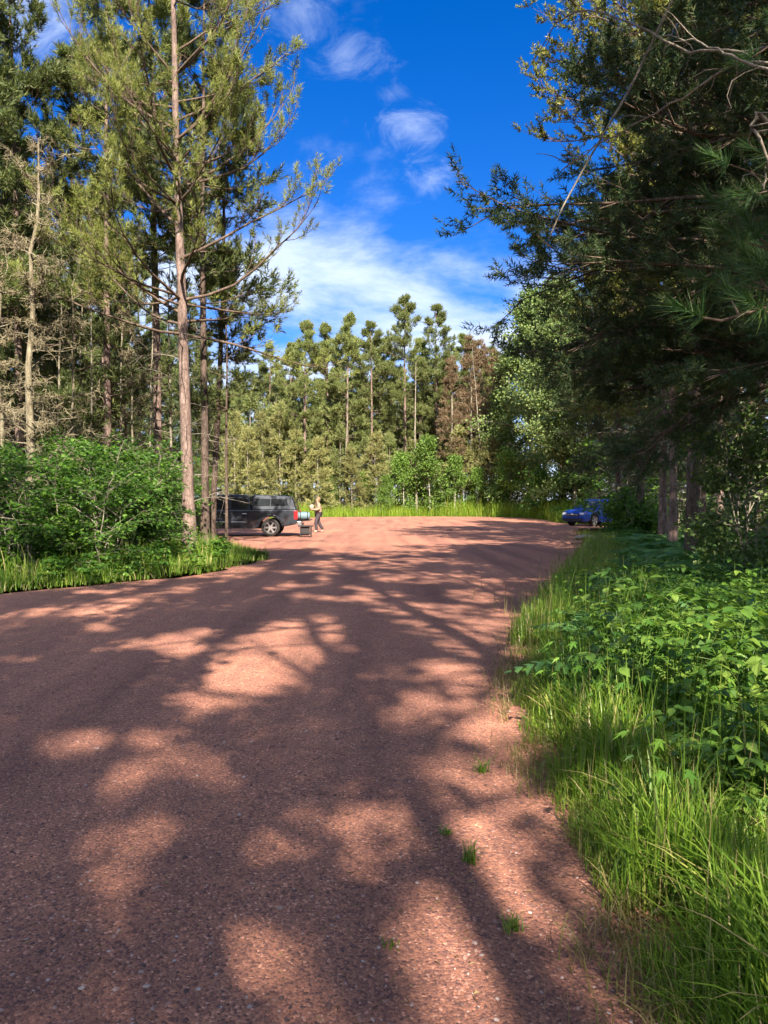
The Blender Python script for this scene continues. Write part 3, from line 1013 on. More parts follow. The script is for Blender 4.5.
def fern_bed():
    n = 1500
    Y = 5.2 + 28 * rng.random(n) ** 1.25
    X = edge_x(Y) + .5 + (rng.random(n) ** .8) * (3 + .42 * Y)
    k = (vnoise(X * .7, Y * .7, 61) > .25) & (X > edge_x(Y) + .55 + .03 * Y) & ((Y > 9.5) | (X > 3.6) | (rng.random(n) < .35))
    X, Y = X[k], Y[k]
    parts = []
    for s in range(3):
        tv, tf = fern_template(70 + s)
        i = np.arange(len(X)) % 3 == s
        parts.append((*instance(tv, tf, np.stack([X[i], Y[i], np.zeros(i.sum())], -1), zrot(i.sum()), rng.uniform(.7, 1.25, i.sum())), 0))
    tag(link('fern_bed', make_mesh('fern_bed', parts, [M['fern']], False)), 'bed of dark green ferns under the trees on the right', 'ferns', None, 'stuff')


fern_bed()


def plant_template(seed, H=.6, nl=7, lf=.085, k=5):
    """upright stem with compound leaves of k leaflets"""
    r = np.random.default_rng(seed)
    lv, lt = leaf_template(lf, lf * .6, .3, .5)
    V, T = [], []
    o = 0

    def add(v, t):
        nonlocal o
        V.append(v)
        T.append(np.asarray(t) + o)
        o += len(v)
    P = trunk_pts(H, tuple(r.normal(0, .08, 2)), .04, 6, seed)
    tv, tq = tubes(P[None], (np.linspace(.006, .002, 6))[None], 4)
    add(tv, np.concatenate([tq[:, [0, 1, 2]], tq[:, [0, 2, 3]]]))
    for i in range(nl):
        u = .35 + .65 * i / (nl - 1)
        p, _ = along(P[None], np.array([[u]]))
        p = p[0, 0]
        az = i * 2.4 + r.normal(0, .3)
        pl = (.2 - .1 * u) * r.uniform(.8, 1.2) * H / .6
        d = np.array([math.cos(az), math.sin(az), .35 - .2 * (1 - u)])
        e = p + d * pl
        pv, pq = tubes(np.array([[p, (p + e) / 2 + [0, 0, .015], e]]), np.array([[.002, .0017, .0012]]), 3)
        add(pv, np.concatenate([pq[:, [0, 1, 2]], pq[:, [0, 2, 3]]]))
        for j in range(k):
            fr = [0, 0, .45, .45, 1][j] if k == 5 else [0, 0, 1][j]
            b = e - d * pl * .55 * (1 - fr)
            la = az + ([1.15, -1.15, 1.0, -1.0, 0][j] if k == 5 else [1.1, -1.1, 0][j])
            ld = np.array([math.cos(la), math.sin(la), r.normal(-.12, .18)])
            upv = np.array([0, 0, 1.0]) + r.normal(0, .25, 3)
            x = np.cross(upv, ld); x /= np.linalg.norm(x)
            ld = ld / np.linalg.norm(ld)
            y = np.cross(ld, x)
            add((np.stack([x, y, ld], -1) @ (lv * r.uniform(.75, 1.2)).T).T + b, lt)
    return np.concatenate(V), np.concatenate(T)


def leafy_bed():
    n = 2300
    Y = 3.3 + 10.5 * rng.random(n) ** 1.5
    X = edge_x(Y) + .40 + .055 * Y + rng.random(n) * (1.2 + .42 * Y)
    dens = vnoise(X * .9, Y * .9, 81)
    k = (X < .6 * Y + .8) & (rng.random(n) < .35 + .7 * dens)
    X, Y = X[k], Y[k]
    parts = []
    for s in range(5):
        tv, tf = plant_template(90 + s, [.5, .6, .72, .55, .42][s], [6, 7, 8, 7, 5][s], [.085, .075, .09, .10, .12][s], [5, 5, 3, 3, 3][s])
        i = np.arange(len(X)) % 5 == s
        parts.append((*instance(tv, tf, np.stack([X[i], Y[i], np.zeros(i.sum())], -1), zrot(i.sum(), tilt=.15), rng.uniform(.6, 1.15, i.sum()) * np.clip(Y[i] / 4.6, .7, 1.12) * np.clip(1.5 - Y[i] / 15, .55, 1)), 0))
    tag(link('leafy_ground_cover', make_mesh('leafy_ground_cover', parts, [M['leafy']], False)), 'knee high sunlit leafy plants behind the grass on the right', 'ground cover', None, 'stuff')


leafy_bed()


def palmate_template(seed, H=.45, nl=5, lf=.11):
    """low stem with broad lobed leaves held level"""
    r = np.random.default_rng(seed)
    lv, lt = maple_template(lf)
    V, T, o = [], [], 0
    for i in range(nl):
        az = i * 2.4 + r.normal(0, .4)
        h = H * r.uniform(.55, 1.0)
        rad = H * r.uniform(.15, .45)
        e = np.array([math.cos(az) * rad, math.sin(az) * rad, h])
        pv, pq = tubes(np.array([[[0, 0, 0], e * [.4, .4, .6], e]]), np.array([[.003, .0025, .0015]]), 3)
        V.append(pv); T.append(np.concatenate([pq[:, [0, 1, 2]], pq[:, [0, 2, 3]]]) + o); o += len(pv)
        ld = np.array([math.cos(az), math.sin(az), r.normal(-.25, .15)])
        ld /= np.linalg.norm(ld)
        x = np.cross(np.array([0, 0, 1.0]) + r.normal(0, .2, 3), ld); x /= np.linalg.norm(x)
        y = np.cross(ld, x)
        V.append((np.stack([x, y, ld], -1) @ (lv * r.uniform(.7, 1.3)).T).T + e); T.append(lt + o); o += len(lv)
    return np.concatenate(V), np.concatenate(T)


def lobed_bed():
    n = 1300
    Y = 3.0 + 7.2 * rng.random(n) ** 1.1
    X = edge_x(Y) + .2 + .02 * Y + rng.random(n) * (1.2 + .42 * Y)
    k = (X < .6 * Y + .8) & (vnoise(X * 1.1, Y * 1.1, 87) > .45)
    X, Y = X[k], Y[k]
    parts = []
    for s in range(3):
        tv, tf = palmate_template(130 + s, [.4, .55, .7][s], [7, 9, 11][s], [.07, .06, .08][s])
        i = np.arange(len(X)) % 3 == s
        parts.append((*instance(tv, tf, np.stack([X[i], Y[i], np.zeros(i.sum())], -1), zrot(i.sum(), tilt=.15), rng.uniform(.6, 1.2, i.sum())), 0))
    tag(link('lobed_ground_cover', make_mesh('lobed_ground_cover', parts, [M['l_maple']], False)), 'darker lobed leaves mixed into the sunlit plants behind the right grass', 'ground cover', None, 'stuff')


lobed_bed()


def undergrowth():
    """low leafy brush on the forest floor left, right and behind the meadow"""
    parts = []
    tv, tf = plant_template(120, .7, 8, .16, 5)
    X, Y = [], []
    for (x0, x1, y0, y1, n) in ((-22, -4, 13.5, 27, 800), (-40, -13, 27, 66, 900), (10, 34, 14, 62, 1500), (-22, 24, 76, 90, 1200)):
        X.append(rng.uniform(x0, x1, n)); Y.append(rng.uniform(y0, y1, n))
    X, Y = np.concatenate(X), np.concatenate(Y)
    k = ~on_lot(X, Y) & (vnoise(X * .5, Y * .5, 91) > .3)
    k &= ~((X > 10.3) & (X < 17) & (Y > 39) & (Y < 50))
    k &= ~((X < 8.5 + .17 * Y) & (X > 0) & (Y < 46))
    k &= ~((X > -6.3) & (X < 0) & (Y > 20.5))
    X, Y = X[k], Y[k]
    v = instance(tv, tf, np.stack([X, Y, np.zeros(len(X))], -1), zrot(len(X), tilt=.2), np.where((Y < 28) & (X < 0), rng.uniform(.4, .9, len(X)), rng.uniform(.7, 1.7, len(X))))
    tag(link('forest_undergrowth', make_mesh('forest_undergrowth', [(*v, 0)], [M['l_maple']], False)), 'low leafy brush covering the forest floor between the trunks', 'undergrowth', None, 'stuff')


undergrowth()

# small weeds growing out of the gravel, each a thing of its own
for (px, py, n, h, lb) in ((470, 866, 44, .07, 'bright green weed tuft growing alone in the gravel, brightest of the tufts'),
                           (446, 838, 26, .04, 'tiny grass sprout in the gravel just beyond the bright weed tuft'),
                           (514, 935, 40, .05, 'small flat weed near the gravel edge, closest to the tall grass'),
                           (392, 952, 16, .03, 'tiny weed sprout in the shaded gravel, nearest the bottom edge'),
                           (482, 775, 34, .08, 'thin weed patch on the gravel beside the tall verge grass')):
    gx, gy = G(px, py)
    sp = .018
    o = grass_object('weed_tuft', [(rng.normal(0, sp, n), rng.normal(0, sp * .8, n), rng.uniform(.5, 1.3, n) * h * 1.2, rng.uniform(.004, .007, n), 1.4)], M['grass'], lb)
    o.location = (gx, gy, .006)
    del o['kind']
    o['category'] = 'weed'

# ---------------------------------------------------------------- trees
def P(u, pts):
    return np.interp(u, [a for a, _ in pts], [b for _, b in pts])


TF_HERO = needle_tuft(32, .16, .17, .0105, seed=1)
TF_JACK = needle_tuft(34, .075, .20, .012, 35, 70, seed=2)
TF_NEAR = needle_tuft(140, .16, .15, .0036, 14, 70, seed=3)
TF_MID = needle_tuft(18, .22, .24, .03, seed=4)
TF_FAR = needle_tuft(11, .24, .34, .05, seed=5)
TF_FIR = spray_template(13, .46, .13, .05, seed=6)
TF_DRK = needle_tuft(24, .12, .24, .024, 30, 70, seed=7)
LF_OAK = leaf_template(.21, .16)
LF_BRD = leaf_template(.19, .15)
LF_SHR = leaf_template(.095, .055, .3, .4)
LF_BIR = leaf_template(.2, .15)
LF_MAP = maple_template(.125)

# --- the big red pine at the tip of the grassy island
conifer('red_pine', (X_at(190, 21.6), 21.6, 0), 5, 20.5, .185, 6.4,
        lambda u: P(u, [(0, .95), (.25, 1), (.6, .8), (1, .22)]), 4.4, 60, (2, 40), (38, 62), 9, 4, TF_HERO, (M['bark_red'], M['twig'], M['n_red']),
        dead=20, dead_L=2.0, twl=.36, lean=(-.55, .1), br=.05, ntuft=2, up=.55, t0=.3, tsc=(.8, 1.3), trunk_sides=16,
        extra_b=[(7.4, 5, 4.8, 12, 38), (8.6, -18, 4.6, 20, 30), (6.4, 8, 4.4, 0, -22), (7.0, 195, 4.6, 30, 50), (9.5, 170, 4.6, 40, 55), (10.5, 10, 4.6, 35, 60), (12.0, -10, 4.5, 30, 55), (11.5, 190, 4.4, 40, 55)],
        label='tall red pine with pinkish bark and upswept limbs at the tip of the grassy island')

# --- its neighbours
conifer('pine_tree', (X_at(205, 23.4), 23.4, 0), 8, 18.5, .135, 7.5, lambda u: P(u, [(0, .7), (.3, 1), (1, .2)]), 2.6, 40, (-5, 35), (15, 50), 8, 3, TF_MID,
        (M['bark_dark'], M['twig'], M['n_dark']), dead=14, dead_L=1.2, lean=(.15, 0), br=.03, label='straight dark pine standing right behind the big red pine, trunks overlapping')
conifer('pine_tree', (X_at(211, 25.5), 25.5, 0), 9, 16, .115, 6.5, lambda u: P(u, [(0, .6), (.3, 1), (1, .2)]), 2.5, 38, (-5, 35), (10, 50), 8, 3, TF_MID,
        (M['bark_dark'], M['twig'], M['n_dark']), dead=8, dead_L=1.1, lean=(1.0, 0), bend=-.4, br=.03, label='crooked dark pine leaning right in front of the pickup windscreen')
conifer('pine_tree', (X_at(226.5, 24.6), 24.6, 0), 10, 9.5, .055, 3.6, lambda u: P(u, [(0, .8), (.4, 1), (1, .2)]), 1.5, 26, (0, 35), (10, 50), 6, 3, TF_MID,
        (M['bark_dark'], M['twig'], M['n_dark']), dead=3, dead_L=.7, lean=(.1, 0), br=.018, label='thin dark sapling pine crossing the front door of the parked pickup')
conifer('red_pine', (X_at(159, 25.8), 25.8, 0), 12, 20, .17, 8.0, lambda u: P(u, [(0, .7), (.3, 1), (1, .2)]), 3.0, 44, (0, 35), (25, 55), 8, 3, TF_MID,
        (M['bark_red'], M['twig'], M['n_red']), dead=30, dead_L=1.8, lean=(-.3, 0), br=.035, label='sunlit pink barked pine rising behind the bushes, next left of the big red pine')


# --- bare trees hung with lichen
def lichen_tree(loc, seed, H, r0, nb, L, label, lean):
    r = np.random.default_rng(seed)
    T = trunk_pts(H, lean, .35, 16, seed)
    tt = np.linspace(0, 1, 16)
    wood = tubes(T[None], (r0 * (1 - .85 * tt) * (1 + .15 * r.random(16)))[None], 9)
    z = r.uniform(.12, .98, nb) * H
    st = np.stack([np.interp(z, T[:, 2], T[:, 0]), np.interp(z, T[:, 2], T[:, 1]), z], -1)
    Lb = L * r.uniform(.35, 1.2, nb) * (1 - .4 * z / H)
    B = arcs(st, r.uniform(0, 6.28, nb), r.normal(.35, .3, nb), r.normal(-.1, .5, nb), Lb, 8, .33, r)
    limbs = [tubes(B, (.024 * Lb / L)[:, None] * (1.25 - np.linspace(0, 1, 8))[None], 5)]
    t = r.uniform(.2, 1, (nb, 8))
    p, d = along(B, t)
    C2 = arcs(p.reshape(-1, 3), r.uniform(0, 6.28, t.size), r.normal(.2, .6, t.size), r.normal(0, .6, t.size), (Lb[:, None] * .4 * r.uniform(.3, 1.2, t.shape)).ravel(), 6, .4, r)
    limbs.append(tubes(C2, np.linspace(.011, .005, 6)[None].repeat(len(C2), 0), 4))
    t = r.uniform(.1, 1, (len(C2), 9))
    p, d = along(C2, t)
    C3 = arcs(p.reshape(-1, 3), r.uniform(0, 6.28, t.size), r.normal(0, .8, t.size), r.normal(-.4, .6, t.size), r.uniform(.05, .26, t.size), 4, .45, r)
    fz = [tubes(C3, np.array([.008, .006, .005, .002])[None].repeat(len(C3), 0), 3)]
    return tree_object('dead_tree', loc, [(*wood, 0)] + [(*q_, 0) for q_ in limbs], None, None, (M['bark_lichen'], M['bark_lichen']), 0, label, None, 'tree', [('lichen', fz, M['lichen'])])


M['lichen'] = mat_leaf('lichen_tufts', [(0, (0.17, 0.14, 0.085)), (.6, (.26, .22, .14)), (1, (.36, .33, .22))], .1, .9, .1)
lichen_tree((X_at(33, 18.5), 18.5, 0), 26, 10.5, .12, 54, 1.6, 'dead tree wrapped in pale shaggy lichen with crooked bare limbs at the left side', (.1, .1))
lichen_tree((X_at(12, 20.5), 20.5, 0), 22, 8.5, .08, 30, 1.3, 'thinner lichen covered dead tree at the very left edge of the photo', (-.2, .1))
lichen_tree((X_at(140, 23.5), 23.5, 0), 23, 8.0, .05, 22, 1.1, 'slim bare grey stem with short dead twigs, left of the sunlit pink barked pine', (-.3, .1))
lichen_tree((X_at(70, 22), 22, 0), 24, 9.0, .06, 26, 1.3, 'bare twiggy dead tree behind the thicket, right of the shaggy lichen tree', (.3, .1))

# --- dense pines of the left wood: three prototypes, then copies
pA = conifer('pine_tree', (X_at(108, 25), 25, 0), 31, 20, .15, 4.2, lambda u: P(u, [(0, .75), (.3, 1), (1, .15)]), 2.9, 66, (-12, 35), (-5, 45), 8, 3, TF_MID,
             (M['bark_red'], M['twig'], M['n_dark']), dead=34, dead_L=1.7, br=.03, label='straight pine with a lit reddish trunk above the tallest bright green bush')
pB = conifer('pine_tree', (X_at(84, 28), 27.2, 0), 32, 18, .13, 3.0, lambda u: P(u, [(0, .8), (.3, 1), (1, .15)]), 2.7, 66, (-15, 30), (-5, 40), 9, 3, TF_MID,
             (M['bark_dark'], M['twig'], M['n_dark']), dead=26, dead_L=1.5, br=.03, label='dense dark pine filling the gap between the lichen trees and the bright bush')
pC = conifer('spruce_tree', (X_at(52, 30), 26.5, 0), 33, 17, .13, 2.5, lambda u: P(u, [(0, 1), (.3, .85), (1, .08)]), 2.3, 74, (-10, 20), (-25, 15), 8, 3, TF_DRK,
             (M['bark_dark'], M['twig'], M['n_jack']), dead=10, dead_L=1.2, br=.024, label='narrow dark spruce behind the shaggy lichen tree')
GL = 'dark pines standing deep in the left wood'
LL = 'dark pine among the crowded trunks deep in the left wood'
lw = [(130, 27, pB), (175, 27, pC), (20, 24, pA), (-20, 22, pB), (-60, 24, pA), (-40, 30, pC), (5, 30, pB), (60, 33, pA), (95, 36, pC), (120, 34, pA), (140, 38, pB), (-90, 34, pB),
      (35, 40, pC), (75, 44, pB), (105, 46, pA), (15, 47, pA), (125, 52, pC), (50, 55, pB), (85, 60, pA), (-50, 44, pC), (-100, 52, pA), (-20, 56, pB), (110, 64, pB), (140, 60, pA),
      (30, 66, pC), (150, 72, pB), (165, 78, pC), (70, 74, pA), (0, 70, pB), (120, 84, pA), (-60, 64, pA), (45, 86, pC), (90, 90, pB), (140, 93, pC), (-10, 84, pA),
      (185, 74, pA), (205, 78, pB), (190, 88, pC), (172, 64, pC), (158, 66, pA), (100, 72, pC), (60, 66, pC)]
first_labels = {0: 'dark pine straight behind the slim bare stem, beside the pink barked pine', 1: 'dark spruce half hidden just behind the big red pine, on its left',
                2: 'pine with reddish trunk behind the thin lichen tree at the left edge'}
for i, (px, Y, pr) in enumerate(lw):
    x = X_at(px, Y)
    if bool(on_lot([x], [Y])[0]):
        x = min(x, -18.5)
    place(pr, (x, Y, 0), None, rng.uniform(.88, 1.14), first_labels.get(i, LL), None if i in first_labels else GL)

# --- thicket of young maples left of the big pine
m1 = broadleaf('maple_sapling', (X_at(108, 17.8), 17.6, 0), 41, 3.45, .022, .35, 1.35, 26, 7, 4, 3, LF_MAP, (M['bark_grey'], M['bark_grey'], M['l_maple']), spread=.10, flat=.8, stems=4, r1=.012,
               el=(5, 50), label='tallest bush of the left thicket, with a bright yellow green top', cat='bush')
m2 = broadleaf('maple_sapling', (X_at(62, 16.6), 16.6, 0), 42, 2.5, .02, .2, 1.4, 30, 7, 4, 3, LF_MAP, (M['bark_grey'], M['bark_grey'], M['l_maple']), spread=.10, flat=.8, stems=5, r1=.012,
               el=(0, 45), label='dense green bush in the thicket below the two lichen trees', cat='bush')
m3 = broadleaf('maple_sapling', (X_at(126, 17.2), 17.2, 0), 43, 2.2, .02, .15, 1.3, 30, 7, 4, 3, LF_MAP, (M['bark_grey'], M['bark_grey'], M['l_maple']), spread=.10, flat=.8, stems=5, r1=.012,
               el=(0, 45), label='rounded green bush in the thicket, next left of the big red pine trunk', cat='bush')
GB = 'young maples of the thicket left of the big red pine'
for px, Y, pr, s, lb in ((0, 16, m2, 1.0, 'green bush cut off by the left edge of the photo'), (30, 15.6, m3, 1.0, None), (95, 15.6, m3, .95, None), (104, 16.4, m2, .85, None),
                         (139, 18.4, m2, .85, 'green bush touching the left side of the big red pine trunk'), (146, 21.5, m1, 1.0, None), (122, 19.6, m1, .92, None), (75, 19.5, m1, .9, None), (40, 20.5, m2, 1.2, None),
                         (10, 19, m1, .85, None), (-30, 17, m1, .95, None), (182, 27, m2, .7, 'green bush behind the big red pine, hiding the nose of the pickup'), (202, 28.5, m3, .55, 'low bush between the two dark trunks beside the pickup'),
                         (100, 18.6, m2, 1.15, None), (135, 21.4, m2, 1.2, None), (166, 24.4, m1, .85, None), (-10, 22, m2, 1.3, None)):
    place(pr, (X_at(px, Y), Y, 0), None, s, lb or 'dark green maple bush inside the thicket left of the big red pine', None if lb else GB)

# --- right side: near jack pine whose dark crown overhangs, further pines, wood
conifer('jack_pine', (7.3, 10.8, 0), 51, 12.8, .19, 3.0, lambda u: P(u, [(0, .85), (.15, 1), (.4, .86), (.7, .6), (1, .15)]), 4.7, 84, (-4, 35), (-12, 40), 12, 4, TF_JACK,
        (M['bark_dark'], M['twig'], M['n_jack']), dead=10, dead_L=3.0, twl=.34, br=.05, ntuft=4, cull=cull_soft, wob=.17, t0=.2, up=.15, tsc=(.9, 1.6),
        extra_b=[(6.0, 172, 5.5, 0, 6), (5.4, 168, 5.5, 0, 4), (5.9, 178, 5.6, 0, 4), (6.0, 171, 5.3, 4, 10), (5.5, 160, 4.9, 2, -4), (4.8, 150, 4.6, 0, -10), (5.2, 185, 4.6, -2, -14), (6.6, 180, 4.4, 8, 0), (4.2, 165, 4.0, -5, -18), (4.0, 140, 4.4, -5, -20), (7.0, 165, 4.4, 12, 18),
                 (4.6, 125, 4.6, 0, -14), (5.6, 135, 4.6, 5, -8), (7.6, 150, 4.2, 15, 10), (8.4, 170, 3.8, 18, 20), (6.2, 120, 4.6, 4, -6), (3.7, 175, 3.6, -4, -16), (5.0, 172, 5.0, 0, -8), (4.4, 178, 4.6, 0, -10), (4.0, 155, 4.8, 2, -12), (5.8, 150, 5.0, 6, -4), (3.6, 130, 4.6, 2, -12), (3.4, 160, 4.0, 4, -10), (6.8, 140, 4.4, 10, 0), (4.8, 110, 5.0, 2, -8), (3.8, 95, 5.0, 4, -8), (7.6, 170, 3.6, 10, 10), (7.2, 145, 4.2, 8, 4), (8.0, 155, 4.0, 8, 4), (8.6, 140, 4.0, 8, 4), (9.2, 160, 3.6, 8, 4), (7.8, 125, 4.4, 4, 0), (8.8, 115, 4.4, 4, 0), (9.6, 130, 4.0, 6, 0), (6.5, 105, 4.8, 2, -4), (7.4, 95, 4.8, 2, -4), (5.5, 90, 5.0, 2, -4)],
        label='near jack pine whose dark crown hangs over the right side of the road')
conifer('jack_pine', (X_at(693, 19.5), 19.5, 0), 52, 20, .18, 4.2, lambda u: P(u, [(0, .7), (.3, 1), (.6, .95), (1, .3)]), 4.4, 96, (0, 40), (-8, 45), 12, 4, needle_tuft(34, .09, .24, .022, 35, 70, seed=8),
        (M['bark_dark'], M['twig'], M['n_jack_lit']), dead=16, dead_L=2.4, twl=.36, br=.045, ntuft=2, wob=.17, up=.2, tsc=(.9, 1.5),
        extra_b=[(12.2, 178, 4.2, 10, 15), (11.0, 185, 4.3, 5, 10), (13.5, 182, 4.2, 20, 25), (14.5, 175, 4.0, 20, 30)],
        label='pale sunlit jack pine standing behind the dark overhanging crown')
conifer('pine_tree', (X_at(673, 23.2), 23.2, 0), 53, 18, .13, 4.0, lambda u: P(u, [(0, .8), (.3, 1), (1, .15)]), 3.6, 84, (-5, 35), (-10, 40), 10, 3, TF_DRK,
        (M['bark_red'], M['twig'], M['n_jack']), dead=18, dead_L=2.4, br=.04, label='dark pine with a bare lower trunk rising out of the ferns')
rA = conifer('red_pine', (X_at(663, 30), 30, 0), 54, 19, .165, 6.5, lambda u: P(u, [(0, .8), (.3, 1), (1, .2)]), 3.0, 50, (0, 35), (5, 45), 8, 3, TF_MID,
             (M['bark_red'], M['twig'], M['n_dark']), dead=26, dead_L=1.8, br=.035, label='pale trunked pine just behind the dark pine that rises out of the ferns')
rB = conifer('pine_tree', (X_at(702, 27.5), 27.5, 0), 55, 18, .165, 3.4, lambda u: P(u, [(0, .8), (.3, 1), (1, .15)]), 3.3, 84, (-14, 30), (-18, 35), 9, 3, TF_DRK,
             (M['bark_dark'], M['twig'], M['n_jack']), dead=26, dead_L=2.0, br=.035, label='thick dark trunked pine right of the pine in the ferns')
GR = 'dark pines standing deep in the right wood'
LR = 'dark pine among the shaded trunks deep in the right wood'
rw = [(640, 33, rB, 1, 'dark pine over the blue car, left of the pale trunk'), (618, 37, rB, .95, 'dark pine leaning its shade over the front of the blue car'), (735, 30, rA, 1, 'pine trunk at the right side behind the sunlit leafy shrub'),
      (600, 52, rB, .9, 'dark pine behind the nose of the blue car'), (760, 27, rB, 1, None), (790, 24, rA, 1, None), (720, 37, rA, 1, None), (750, 40, rB, 1, None),
      (690, 42, rB, 1, None), (665, 47, rA, 1, None), (640, 54, rB, 1, None), (620, 58, rA, 1, None), (710, 50, rB, 1.1, None), (740, 55, rA, 1.1, None), (780, 48, rB, 1, None), (820, 40, rA, 1, None), (600, 66, rB, 1, None),
      (660, 62, rB, 1, None), (690, 66, rA, 1.1, None), (720, 70, rB, 1.1, None), (760, 68, rB, 1.1, None), (630, 72, rA, 1.1, None), (580, 74, rB, 1.1, None), (655, 80, rB, 1.2, None), (610, 84, rB, 1.2, None), (700, 84, rA, 1.2, None), (820, 60, rB, 1.1, None)]
for px, Y, pr, s, lb in rw:
    place(pr, (X_at(px, Y), Y, 0), None, s * rng.uniform(.92, 1.1), lb or LR, None if lb else GR)
# trees just outside the frame on the right that keep the ferns and the dark crown in shade
for x, y, pr, s in ((11.5, 4.5, rB, 1.05), (12.5, 10.5, rB, 1.1), (15.5, 15, rA, 1.1), (15, 6.5, rB, 1.0), (11.3, -2.5, rA, 1.1), (17.5, 21, rB, 1.0)):
    place(pr, (x, y, 0), None, s, LR, GR)


# --- the red pine beside the viewer: long needled shoots reach into the picture, with dead twigs
def near_pine():
    loc = np.array([3.6, 3.1, 0.0])
    root = empty('red_pine', tuple(loc), 0, 'near pine at the right edge with long needled shoots and bare dead twigs', 'tree')
    r = np.random.default_rng(61)
    T = trunk_pts(13, (.3, 0), .15, 14, 61)
    TR = [(*tubes(T[None], (.14 * (1 - .85 * np.linspace(0, 1, 14)))[None], 12), 0)]

    def at(px, py, Y):
        return np.array([X_at(px, Y), Y, Z_at(py, Y)]) - loc
    shoots = [[(2.6, None), (815, 262, 3.6), (772, 252, 3.62), (742, 243, 3.62)], [(2.3, None), (815, 318, 3.5), (770, 306, 3.45), (722, 322, 3.4), (700, 318, 3.4)], [(2.45, None), (812, 300, 3.8), (772, 292, 3.85), (748, 280, 3.9)],
              [(3.0, None), (820, 225, 3.8), (790, 232, 3.75), (764, 240, 3.7)], [(2.0, None), (815, 340, 3.6), (785, 318, 3.5), (762, 312, 3.4)], [(3.8, None), (800, 30, 5.0), (770, 48, 5.0), (748, 62, 5.0)],
              [(2.9, None), (812, 180, 4.4), (785, 188, 4.4), (755, 196, 4.4)]]
    wood, tp, td, sc = [], [], [], []
    for s in shoots:
        z = s[0][0]
        pts = [np.array([.02, 0, z])] + [at(*q) for q in s[1:]]
        pts = np.array(pts)
        # resample
        t = np.linspace(0, 1, 10)
        k = np.linspace(0, 1, len(pts))
        pp = np.stack([np.interp(t, k, pts[:, c]) for c in range(3)], -1)
        wood.append(tubes(pp[None], np.linspace(.014, .005, 10)[None], 6))
        d = pp[-1] - pp[-3]
        d /= np.linalg.norm(d)
        d = d + np.array([0, 0, .25])
        tp.append(pp[-1] - d * .02); td.append(d); sc.append(1.0)
        for kk in range(3):
            a = pp[[-4, -6, -7][kk]]
            e = a + d * r.uniform(.1, .18) + r.normal(0, .08, 3) + np.array([0, 0, .06])
            wood.append(tubes(np.array([[a, (a + e) / 2, e]]), np.array([[.006, .005, .004]]), 5))
            tp.append(e); td.append(e - a + np.array([0, 0, .04])); sc.append(r.uniform(.8, 1.05))
    # upper crown, mostly above the picture
    nb = 44
    z = r.uniform(4.2, 12.6, nb)
    st = np.stack([np.interp(z, T[:, 2], T[:, 0]), np.interp(z, T[:, 2], T[:, 1]), z], -1)
    az = r.uniform(0, 6.28, nb)
    # long limbs that would cross the open sky in view are kept to the right-hand side
    az = np.where((np.cos(az) < -.2) & (z < 7.5), R(20) + r.normal(0, .7, nb), az)
    Lb = 2.6 * (1 - .65 * (z - 4) / 9) * r.uniform(.7, 1.1, nb)
    B = arcs(st, az, r.normal(.2, .15, nb), r.normal(.7, .2, nb), Lb, 7, .1, r)
    wood.append(tubes(B, (.03 * Lb / 2.6)[:, None] * (1.1 - np.linspace(0, 1, 7))[None], 5))
    t = r.uniform(.35, 1, (nb, 14))
    p, d = along(B, t)
    p, d = p.reshape(-1, 3), d.reshape(-1, 3)
    e = p + d * .25 + r.normal(0, .2, p.shape)
    wood.append(tubes(np.stack([p, (p + e) / 2, e], 1), np.array([.008, .006, .004])[None].repeat(len(p), 0), 3))
    k = cull_lit(e + loc, r)
    tv, tf = TF_NEAR
    A = instance(tv, tf, np.array(tp), rot_from(np.array(td), r), np.array(sc))
    tv2, tf2 = needle_tuft(26, .16, .16, .008, 18, 75, seed=9)
    A2 = instance(tv2, tf2, e[k], rot_from((e - p)[k], r), r.uniform(.8, 1.1, k.sum()))
    link('branches', make_mesh('branches', [(*w, 0) for w in wood], [M['twig']]), root)
    link('crown', make_mesh('crown', [(*A, 0), (*A2, 0)], [M['n_near']], False), root)
    # bare dead limbs
    dl = []
    paths = [[(3.9, None), (790, 85, 4.6), (740, 66, 4.9), (700, 48, 5.2), (660, 40, 5.6)],
             [(4.3, None), (800, 75, 5.0), (735, 62, 5.4), (690, 96, 5.8), (640, 122, 6.0), (600, 146, 6.3), (560, 172, 6.6)],
             [(4.5, None), (760, 62, 5.5), (720, 52, 5.8), (688, 58, 6.0), (655, 42, 6.2), (612, 22, 6.5), (575, 14, 6.8), (550, 32, 7.0), (544, 52, 7.1)],
             [(3.1, None), (790, 150, 4.2), (755, 112, 4.25), (748, 130, 4.25), (762, 150, 4.2), (764, 175, 4.2), (760, 192, 4.2)]]
    for s in paths:
        z = s[0][0]
        pts = np.array([np.array([.03, 0, z])] + [at(*q) for q in s[1:]])
        t = np.linspace(0, 1, 22)
        kx = np.linspace(0, 1, len(pts))
        pp = np.stack([np.interp(t, kx, pts[:, c]) for c in range(3)], -1)
        pp[1:-1] = (pp[:-2] + pp[1:-1] * 2 + pp[2:]) / 4
        pp += r.normal(0, .008, pp.shape)
        dl.append(tubes(pp[None], np.linspace(.013, .005, 22)[None], 5))
        tt = r.uniform(.35, .98, (1, 9))
        q, dd = along(pp[None], tt)
        q, dd = q[0], dd[0]
        a3 = np.arctan2(dd[:, 1], dd[:, 0]) + r.normal(0, .9, 9)
        W = arcs(q, a3, r.normal(.2, .5, 9), r.normal(0, .6, 9), r.uniform(.15, .5, 9), 5, .25, r)
        dl.append(tubes(W, np.array([.005, .0045, .004, .003, .002])[None].repeat(9, 0), 4))
